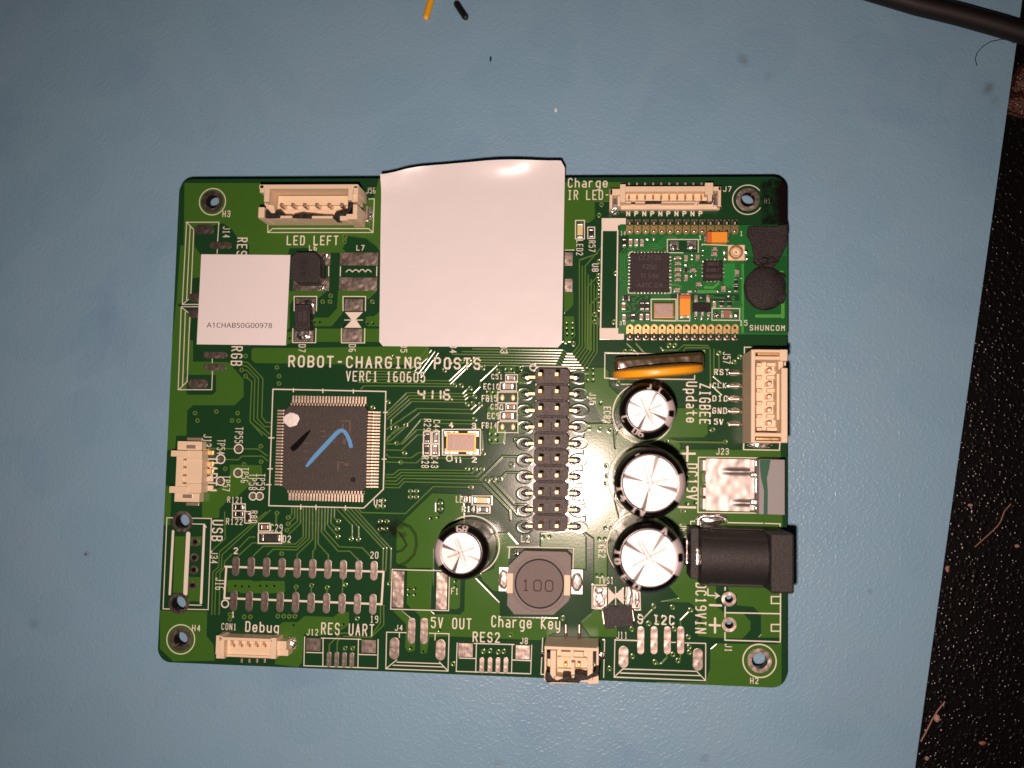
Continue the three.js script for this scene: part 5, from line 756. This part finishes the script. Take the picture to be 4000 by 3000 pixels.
{ // plated terminal shell with a grey body
  const Zb = (x, y) => [2680 + x / 4.148, 1700 + y / 4.148], P = [], h = 1.7;
  const q = rect(...Zb(320, 385), ...Zb(1030, 1225), h), g = new THREE.BoxGeometry(q[2] - q[0], 0.3, q[3] - q[1], 44, 1, 44), p = g.attributes.position;
  const hgt = (x, z) => { const u = (x + 0.5), v = (z + 0.5); let r = 0.35 * Math.exp(-(((v - 0.24) / 0.045) ** 2)) * Math.max(0, Math.min(1, (u - 0.3) * 4)) + 0.35 * Math.exp(-(((v - 0.84) / 0.045) ** 2)) * Math.max(0, Math.min(1, (u - 0.55) * 5)); r += 0.08 * noise.noise(u * 5, v * 5, 1); return r; };
  for (let i = 0; i < p.count; i++) if (p.getY(i) > 0) p.setY(i, p.getY(i) + hgt(p.getX(i) / (q[2] - q[0]), p.getZ(i) / (q[3] - q[1])));
  g.computeVertexNormals();
  P.push(g.translate((q[0] + q[2]) / 2, B + h, (q[1] + q[3]) / 2));
  for (const [y0, y1, x0] of [[385, 590, 255], [615, 770, 300], [830, 1000, 265], [1010, 1220, 255]]) P.push(boxPx(...Zb(x0, y0), ...Zb(345, y1), 0.1, 1.3, 0.25));
  P.push(boxPx(...Zb(330, 395), ...Zb(1020, 1215), 0.05, h));
  P.push(boxPx(...Zb(1025, 390), ...Zb(1115, 1225), 0.1, 1.4, 0.1));
  const c = mesh('terminal_shell', P, M.shell, board, 'plated metal terminal with a grey end piece at the right edge');
  for (const [y0, y1, x0] of [[395, 520, 1110], [595, 690, 1045], [680, 950, 1110], [1035, 1140, 1045], [1140, 1225, 1105]]) mesh('lug', boxPx(...Zb(x0, y0), ...Zb(1175, y1), 0.3, 2.3, 0.3), M.solder, c);
  mesh('end_piece', [boxPx(...Zb(1180, 390), ...Zb(1605, 1290), 0.1, 4.4, 0.15)], M.grey, c, 'grey plastic end piece');
  mesh('ink_band', prismPx([[1195, 395], [1370, 400], [1350, 520], [1310, 700], [1325, 900], [1320, 1285], [1255, 1285], [1262, 900], [1240, 800], [1215, 700], [1195, 520]].map((p2) => Zb(...p2)), 4.38, 4.42), M.greenInk, c, 'green ink band');
}
// ---------------------------------------------------------------- the radio module: a small brighter green board with gold half-holes
{
  const h = 1.0, q = rect(2418, 878, 3076, 1305, h), W = q[2] - q[0], D = q[3] - q[1], s = 1400 / W, cw = 1400, ch = Math.round(D * s);
  const mc = canvas(cw, ch), x = mc.getContext('2d'), hb = canvas(cw, ch), y = hb.getContext('2d');
  const P = (px, py) => { const k = K(px, py, h); return [(k[0] - q[0]) * s, (k[1] - q[1]) * s]; };
  const U = (a, b) => P(2400 + a / 2.54, 840 + b / 2.54), V = (a, b) => P(2400 + a / 2.54, 1080 + b / 2.54), Wz = (a, b) => P(2640 + a / 4.148, 1000 + b / 4.148), Y = (a, b) => P(2640 + a / 4.148, 640 + b / 4.148);
  const GR = '#1b6d30', LT = '#3b8c40', DK = '#0d4421';
  x.fillStyle = GR; x.fillRect(0, 0, cw, ch); y.fillStyle = '#606060'; y.fillRect(0, 0, cw, ch);
  const poly = (f, pts, col, hc) => { for (const [c, k] of [[x, col], [y, hc]]) { c.beginPath(); pts.map((p) => f(...p)).forEach((p, i) => (i ? c.lineTo(...p) : c.moveTo(...p))); c.closePath(); c.fillStyle = k; c.fill(); } };
  const ln = (f, w, pts, col = LT, hc = '#a8a8a8') => { for (const [c, k] of [[x, col], [y, hc]]) { c.beginPath(); pts.map((p) => f(...p)).forEach((p, i) => (i ? c.lineTo(...p) : c.moveTo(...p))); c.strokeStyle = k; c.lineWidth = w * s; c.lineCap = c.lineJoin = 'round'; c.stroke(); } };
  poly(Wz, [[1105, 0], [1800, 0], [1800, 1250], [1105, 1240]], '#0f5c26', '#585858');
  poly(U, [[45, 200], [140, 200], [140, 380], [45, 380]], DK, '#585858'); poly(U, [[540, 250], [830, 250], [830, 370], [540, 370]], DK, '#585858'); poly(V, [[560, 170], [1240, 170], [1240, 240], [1060, 240], [560, 240]], DK, '#585858'); poly(U, [[1085, 480], [1200, 480], [1200, 710], [1085, 710]], '#258c3c', '#909090'); poly(V, [[120, 190], [360, 180], [360, 440], [120, 430]], DK, '#585858');
  for (const w of [[[1085, 640], [1190, 640], [1190, 500], [1085, 500]]]) poly(U, w, '#258c3c', '#909090');
  for (const [w, pts] of [[0.5, [[1310, 970], [1735, 970]]], [0.55, [[1735, 985], [1735, 740]]], [0.5, [[1610, 265], [1730, 265], [1735, 420]]]]) ln(Wz, w, pts, '#4fa040');
  ln(Wz, 0.42, [[1085, 140], [1085, 1230]], '#3b9a42'); ln(V, 0.45, [[830, 148], [1020, 148]], '#46a548'); ln(V, 0.4, [[900, 105], [980, 110], [1030, 70]], '#46a548');
  for (let k = 0; k < 3; k++) ln(U, 0.14, [[270 + 28 * k, 370], [345 + 16 * k, 290 + 22 * k], [430 + 12 * k, 285 + 18 * k], [500 + 10 * k, 215 + 22 * k], [600 + 10 * k, 205 + 10 * k]]);
  for (let k = 0; k < 3; k++) ln(U, 0.14, [[60 + 20 * k, 640 - 40 * k], [60 + 20 * k, 380 + 16 * k], [120 + 12 * k, 310 + 20 * k]]);
  ln(U, 0.14, [[660, 240], [715, 195]]); ln(U, 0.14, [[430, 360], [510, 300]]); ln(U, 0.16, [[560, 700], [640, 690], [670, 711]]); ln(V, 0.16, [[60, 345], [160, 345], [150, 300], [120, 260]]); ln(V, 0.16, [[280, 345], [360, 345]]); ln(V, 0.14, [[215, 365], [255, 330]]); ln(V, 0.14, [[190, 240], [235, 180]]); ln(V, 0.14, [[225, 260], [270, 210]]); ln(V, 0.16, [[970, 205], [1090, 210]]); ln(V, 0.3, [[560, 75], [640, 85], [660, 120]]);
  const ringV = (f, ...pts) => { for (const p of pts) { const t = f(...p); for (const [c, a, r] of [[x, LT, 0.26], [x, '#0b3316', 0.12], [y, '#b0b0b0', 0.26], [y, '#303030', 0.13]]) { c.beginPath(); c.arc(t[0], t[1], r * s, 0, 7); c.fillStyle = a; c.fill(); } } };
  ringV(U, [365, 345], [150, 335], [752, 497], [787, 485], [840, 510], [105, 590], [97, 640], [97, 685]); ringV(V, [190, 225], [225, 258], [185, 275], [197, 317], [140, 385], [97, 30], [97, 75], [235, 185], [320, 205], [1180, 205], [1180, 240], [1150, 98], [1260, 283], [970, 200], [925, 70], [955, 65]);
  const WHT = '#ddd8c8'; const wl = (f, pts, w = 0.16) => ln(f, w, pts, WHT, '#8a8a8a');
  wl(U, [[525, 372], [525, 242], [832, 242], [832, 370]]); wl(U, [[525, 372], [680, 374]]); wl(V, [[365, 435], [365, 225], [612, 225], [612, 440], [365, 435]], 0.2); wl(V, [[628, 175], [628, 438], [748, 440], [755, 180]], 0.16); wl(V, [[970, 315], [1245, 318], [1242, 435], [968, 432], [970, 315]]); wl(V, [[135, 130], [140, 163], [185, 163]]); wl(V, [[515, 163], [560, 163], [562, 120]]); wl(U, [[140, 400], [150, 375], [180, 362]], 0.2); wl(U, [[870, 300], [870, 290], [1120, 300]]); wl(V, [[760, 150], [735, 150]], 0.3);
  x.strokeStyle = WHT;
  const tx = (t, a, b, c, d, turned) => { const [ax, ay] = P(a, b), [bx2, by2] = P(c, d); x.save(); x.translate((ax + bx2) / 2, (ay + by2) / 2); if (turned) { x.rotate(Math.PI / 2); strokes(x, t, by2 - ay, bx2 - ax); } else strokes(x, t, bx2 - ax, by2 - ay); x.restore(); };
  tx('SHUNCOM', 2928, 1269, 3066, 1293); tx('15', 2888, 1250, 2920, 1273); tx('28', 2420, 1255, 2444, 1270); tx('14', 2424, 902, 2444, 920); tx('1', 2890, 902, 2902, 922); tx('1', 2728, 918, 2742, 938);
  for (let k = 0; k < 900; k++) { x.fillStyle = rnd() < 0.5 ? 'rgba(255,255,220,0.07)' : 'rgba(0,20,0,0.10)'; x.fillRect(rnd() * cw, rnd() * ch, 2 + rnd() * 5, 2 + rnd() * 4); }
  const g = box(q[0], q[1], q[2], q[3], 0.12, h), p = g.attributes.position, uv = g.attributes.uv;
  for (let i = 0; i < p.count; i++) uv.setXY(i, (p.getX(i) - q[0]) / W, 1 - (p.getZ(i) - q[1]) / D);
  const m = mesh('radio_module', g, std({ map: canvasTex(mc), bumpMap: canvasTex(hb, false), bumpScale: 110e-6, roughness: 0.3 }), board, 'small brighter green radio board with gold half-holes on two sides', true);
  const up = (geo) => geo.translate(0, h, 0), RM = (name, geo, mat, label, kuv) => mesh(name, (Array.isArray(geo) ? geo : [geo]).map(up), mat, m, label, kuv);
  // castellated pads, each with a hole, and solder on the main board
  for (let k = 0; k < 14; k++) for (const top of [true, false]) {
    const X = 2460 + 31.6 * k, a = K(X, top ? 879 : 1304, h), w = 0.54, L = 1.5, sgn = top ? 1 : -1, zz = a[1];
    put('gold_pad', top ? 't' : 'b', () => { const sh = new THREE.Shape(); sh.moveTo(-w, 0); sh.lineTo(-w, L - w); sh.absarc(0, L - w, w, Math.PI, 0, true); sh.lineTo(w, 0); sh.lineTo(0.22, 0); sh.absarc(0, 0, 0.22, 0, Math.PI, false); const ho = new THREE.Path(); ho.absarc(0, L - w - 0.05, 0.22, 0, Math.PI * 2, true); sh.holes.push(ho); return new THREE.ExtrudeGeometry(sh, { depth: 0.05, bevelEnabled: false, curveSegments: 12 }).rotateX(top ? Math.PI / 2 : -Math.PI / 2); }, M.gold, m, a[0], B + h + (top ? 0.052 : 0.002), zz);
    const f = K(X, top ? 868 : 1316, 0.3);
    put('solder_fillet', top ? 'mt' : 'mb', () => { const b = new RoundedBoxGeometry(0.98, 0.2, 1.05, 2, 0.08).translate(0, 0.1, 0), c = dome(0, -sgn * -0.2, 0.46, 0.62, -B, 0.75, 0.08, 2); return mergeGeometries([clean(b), clean(c)]); }, M.tin, m, f[0], B, f[1]);
    if (top || k % 1 === 0) { const c = K(X - (top ? 1 : 0), top ? 903 : 1278, h); put('via_fill', top ? 'dome' : 'cup', () => (top ? dome(0, 0, 0.27, 0.22, -B, 0.12, 0.05, 1) : new THREE.CylinderGeometry(0.2, 0.2, 0.02, 14)), top ? M.solder : M.dark, m, c[0], B + h + (top ? 0.04 : 0.012), c[1]); }
  }
  const inc = (Fx, a, b, c, d) => { const o = [[a, b], [c, d]].map((k2) => (Fx === 1 ? [2400 + k2[0] / 2.54, 840 + k2[1] / 2.54] : [2400 + k2[0] / 2.54, 1080 + k2[1] / 2.54])); return [...o[0], ...o[1]]; };
  const lab = (t, w2, h2, font, bg, fg) => { const c = canvas(256, 256), k = c.getContext('2d'); k.fillStyle = bg; k.fillRect(0, 0, 256, 256); k.fillStyle = fg; k.font = font; k.textAlign = 'center'; t.forEach((l, i) => k.fillText(l, 128, 256 * (i + 0.78) / t.length * 0.94)); return canvasTex(c); };
  const chipTop = (name, px, hgt, tex, label) => {
    const r = rect(...px, h + hgt), gg = new RoundedBoxGeometry(r[2] - r[0], hgt - 0.05, r[3] - r[1], 2, 0.06), u2 = gg.attributes.uv, pp = gg.attributes.position;
    for (let i = 0; i < pp.count; i++) u2.setXY(i, pp.getX(i) / (r[2] - r[0]) + 0.5, 0.5 - pp.getZ(i) / (r[3] - r[1]));
    return mesh(name, gg.translate((r[0] + r[2]) / 2, B + h + hgt / 2, (r[1] + r[3]) / 2), std({ map: tex, roughness: 0.5, bumpMap: rep(grainTex, 1.5), bumpScale: 60e-6 }), m, label, true);
  };
  chipTop('radio_chip', [2462, 988, 2614, 1140], 0.9, lab(['CC2530', 'F256', 'TI 54K', 'A4YC G4'], 0, 0, '44px sans-serif', '#332c2d', '#5d5253'), 'larger square black chip of the radio board');
  chipTop('amplifier_chip', [2748, 1018, 2823, 1095], 0.9, lab(['2401C', '0109.1', '1640637'], 0, 0, '58px sans-serif', '#2c2526', '#7a6c6a'), 'smaller square black chip of the radio board');
  chipTop('regulator', [2707, 1182, 2776, 1218], 1.0, lab([], 0, 0, '10px sans-serif', '#302a2b', '#000'), null);
  const feet = [];
  for (let k = 0; k < 10; k++) { const f = (a, b, w2, d2) => { const c = K(a, b, h); feet.push(box(c[0] - w2, c[1] - d2, c[0] + w2, c[1] + d2, h + 0.01, h + 0.2, 0.05)); }; const o = 13.2 * k; f(2479 + o, 984, 0.13, 0.2); f(2479 + o, 1143, 0.13, 0.22); f(2458, 1004 + o, 0.22, 0.13); f(2618, 1004 + o, 0.22, 0.13); if (k < 4) { const e = 15 * k; f(2762 + e, 1014, 0.12, 0.15); f(2762 + e, 1098, 0.12, 0.18); f(2744, 1034 + e, 0.18, 0.12); f(2827, 1034 + e, 0.18, 0.12); } }
  const lf = mesh('chip_lead', feet, M.solder, m); lf.userData.kind = 'stuff';
  for (const X of [2716, 2741, 2765]) { RM('lead', [boxPx(X - 6, 1216, X + 6, 1240, 0.02, 0.3, 0.08), dome(...K(X, 1243, h), 0.32, 0.45, 0, 0.3, 0.05, X)], M.solder); } for (const X of [2716, 2763]) RM('lead', [boxPx(X - 7, 1155, X + 7, 1186, 0.02, 0.12, 0.04)], M.tin);
  // tantalum capacitors
  RM('tantalum_capacitor', boxPx(2760, 911, 2838, 952, 0.05, 1.3, 0.08), M.tantalum, 'orange capacitor lying across, near the upper gold pads'); RM('polarity_band', boxPx(2759, 910, 2778, 953, 0.05, 1.315, 0.08), M.tantalumBand); RM('terminal', [boxPx(2748, 918, 2764, 948, 0.02, 0.4, 0.08), boxPx(2836, 918, 2846, 948, 0.02, 0.4, 0.08)], M.solder);
  RM('tantalum_capacitor', boxPx(2653, 1158, 2695, 1235, 0.05, 1.3, 0.08), M.tantalum, 'orange capacitor standing upright beside the small crystal'); RM('polarity_band', boxPx(2652, 1157, 2696, 1172, 0.05, 1.315, 0.08), M.tantalumBand); RM('terminal', [boxPx(2654, 1232, 2692, 1246, 0.02, 0.4, 0.08), boxPx(2656, 1148, 2692, 1160, 0.02, 0.4, 0.08)], M.solder);
  const xb = rect(2554, 1182, 2633, 1242, h + 0.9); RM('crystal', box(xb[0], xb[1], xb[2], xb[3], 0.05, 0.8, 0.12), M.crystalRim, 'small silver crystal can'); RM('crystal_lid', box(xb[0] + 0.15, xb[1] + 0.15, xb[2] - 0.15, xb[3] - 0.15, 0.7, 0.9, 0.08), M.crystalLid); RM('terminal', [boxPx(2552, 1236, 2582, 1248, 0.02, 0.2, 0.05), boxPx(2604, 1236, 2634, 1248, 0.02, 0.2, 0.05)], M.solder);
  // aerial socket
  { const c = K(2874, 986, h + 0.9); RM('aerial_socket', [boxPx(2840, 961, 2906, 1022, 0.05, 0.5, 0.1), lathe(c[0], c[1], [[0.55, 0.5], [0.55, 1.0], [0.75, 1.05], [0.85, 0.75], [0.85, 0.5]], 32)], M.cream, 'round cream aerial socket with a gold centre'); RM('socket_ring', ring(c[0], c[1], 0.86, 1.08, 0.5, 1.2), M.gold); RM('socket_pin', new THREE.SphereGeometry(0.2, 12, 8).translate(c[0], B + 0.85, c[1]), M.gold);
    for (const [a, b] of [[2830, 985], [2914, 985], [2830, 1010], [2914, 1012]]) RM('solder_blob', dome(...K(a, b, h), 0.32, 0.5, 0, 0.3, 0.1, a + b), M.solder); }
  const passive = (Fx, mat, name, list) => { for (const r of list) { const o = inc(Fx, ...r), e = rect(...o, h + 0.5), w2 = e[2] - e[0], d2 = e[3] - e[1], lying = w2 > d2, L = Math.max(w2, d2) * 0.27; const body = box(e[0], e[1], e[2], e[3], h + 0.05, h + 0.48, 0.03); const ends = lying ? [box(e[0] - 0.02, e[1] - 0.02, e[0] + L, e[3] + 0.02, h + 0.01, h + 0.5, 0.1), box(e[2] - L, e[1] - 0.02, e[2] + 0.02, e[3] + 0.02, h + 0.01, h + 0.5, 0.1)] : [box(e[0] - 0.02, e[1] - 0.02, e[2] + 0.02, e[1] + L, h + 0.01, h + 0.5, 0.1), box(e[0] - 0.02, e[3] - L, e[2] + 0.02, e[3] + 0.02, h + 0.01, h + 0.5, 0.1)];
      const gg = mergeGeometries([clean(body), clean(mergeGeometries(ends.map((z) => clean(z))))], true); gg.scale(MM, MM, MM); const o2 = new THREE.Mesh(gg, [mat, M.solder]); o2.name = numbered(name); o2.castShadow = o2.receiveShadow = true; m.add(o2); } };
  passive(1, M.ceramic, 'capacitor', [[142, 228, 180, 303], [197, 230, 235, 303], [257, 232, 293, 300], [590, 408, 667, 436], [695, 390, 730, 453], [808, 387, 845, 448], [965, 318, 1030, 352], [962, 367, 1030, 403], [598, 462, 665, 493], [598, 520, 665, 553], [598, 572, 665, 606], [598, 624, 665, 654], [750, 527, 820, 560], [695, 587, 730, 648], [810, 667, 870, 703], [1197, 537, 1238, 603]]);
  passive(1, M.resistor, 'resistor', [[80, 230, 117, 303], [1192, 632, 1225, 690], [690, 532, 735, 564]]);
  passive(2, M.ceramic, 'capacitor', [[250, 366, 285, 430], [310, 366, 348, 430], [1062, 92, 1104, 150], [976, 240, 1010, 304], [590, 112, 650, 155], [78, 372, 114, 440]]);
  passive(2, M.ceramicBrown, 'capacitor', [[1060, 335, 1175, 410], [72, 256, 110, 330]]);
  passive(2, M.resistor, 'resistor', [[78, 187, 155, 234], [165, 372, 205, 440], [255, 252, 295, 328], [305, 252, 345, 328], [1190, 87, 1230, 150], [1046, 237, 1090, 298], [1121, 237, 1165, 298]]);
  for (const r of [[1, 545, 275, 632, 355], [1, 715, 270, 805, 350]]) { const o = inc(...r); RM('solder_pad', [boxPx(...o, 0.003, 0.08, 0.03), dome(...K((o[0] + o[2]) / 2, (o[1] + o[3]) / 2 + 3, h), 0.55, 0.5, 0.02, 0.28, 0.08, o[0])], M.solder); }
  for (const r of [[1, 312, 215, 340, 258], [1, 375, 215, 405, 258], [1, 750, 382, 790, 412], [1, 862, 335, 900, 365], [1, 860, 385, 900, 412], [1, 690, 480, 735, 510], [1, 750, 582, 778, 620], [1, 795, 577, 820, 612], [1, 862, 440, 895, 476], [1, 752, 420, 785, 455], [2, 790, 120, 825, 160], [2, 1010, 130, 1045, 165], [2, 1125, 130, 1160, 165], [2, 1120, 180, 1160, 210], [2, 1250, 0, 1272, 30], [2, 985, 347, 1050, 420], [2, 1182, 347, 1232, 420], [2, 845, 200, 882, 222]]) { const o = inc(...r), c = K((o[0] + o[2]) / 2, (o[1] + o[3]) / 2, h), w2 = (o[2] - o[0]) / 52, d2 = (o[3] - o[1]) / 52; RM('solder_blob', dome(c[0], c[1], w2, d2, 0.0, Math.min(w2, d2) * 0.7, 0.1, r[1]), M.solder); }
}
// ---------------------------------------------------------------- black adhesive left on the module's aerial and the board's corner
{
  const g = mesh('adhesive_remnant', [prismPx([[2922, 884], [2945, 879], [3030, 880], [3076, 873], [3080, 905], [3074, 960], [3054, 1000], [3034, 1030], [3020, 1046], [2990, 1040], [2954, 1020], [2942, 985], [2936, 950], [2918, 917]], 1.0, 1.75, 0.3), dome(...K(2990, 1020, 1.5), 1.9, 0.9, 1.2, 0.9, 0.2, 8)], M.glue, board, 'black rubbery adhesive patch at the top of the aerial strip');
  mesh('adhesive_remnant', [dome(...K(2990, 1122, 1.6), 3.25, 3.6, 0.95, 1.2, 0.035, 3), dome(...K(3052, 1152, 1.6), 0.9, 1.3, 0.95, 0.8, 0.15, 6), dome(...K(3026, 1075, 1.6), 1.6, 0.7, 0.95, 1.0, 0.2, 4)], M.glue, board, 'rounded black rubbery adhesive blob on the aerial strip');
}
// ---------------------------------------------------------------- the diode that has come off its pads and lies across them
{
  const o = thing('loose_diode', 'small black two-ended diode lying askew off its pads, right of the grey coil', 'diode'), h = 2.1;
  mesh('diode_body', prismPx([[2357, 2377], [2467, 2368], [2476, 2447], [2365, 2457]], 0.12, h, 0.08), M.black, o);
  mesh('terminal', prismPx([[2350, 2388], [2356, 2387], [2363, 2438], [2357, 2440]], 0.1, 1.3, 0.05), M.lead, o); mesh('terminal', prismPx([[2466, 2382], [2472, 2381], [2480, 2426], [2473, 2428]], 0.1, 1.3, 0.05), M.lead, o);
  const p = K(2404, 2448, h); mesh('mould_mark', cyl(p[0], p[1], 0.12, h - 0.05, h + 0.012), M.ferrite, o);
  for (const [x, y, w, d] of [[2345, 2345, 0.8, 1.1], [2340, 2305, 0.7, 0.6], [2458, 2332, 0.55, 1.7], [2488, 2340, 0.35, 1.3]]) mesh('solder_residue', dome(...mid(x, y), w, d, 0.08, 0.35, 0.14, x), M.solderMatte, board);
}
renderer.render(scene, camera);
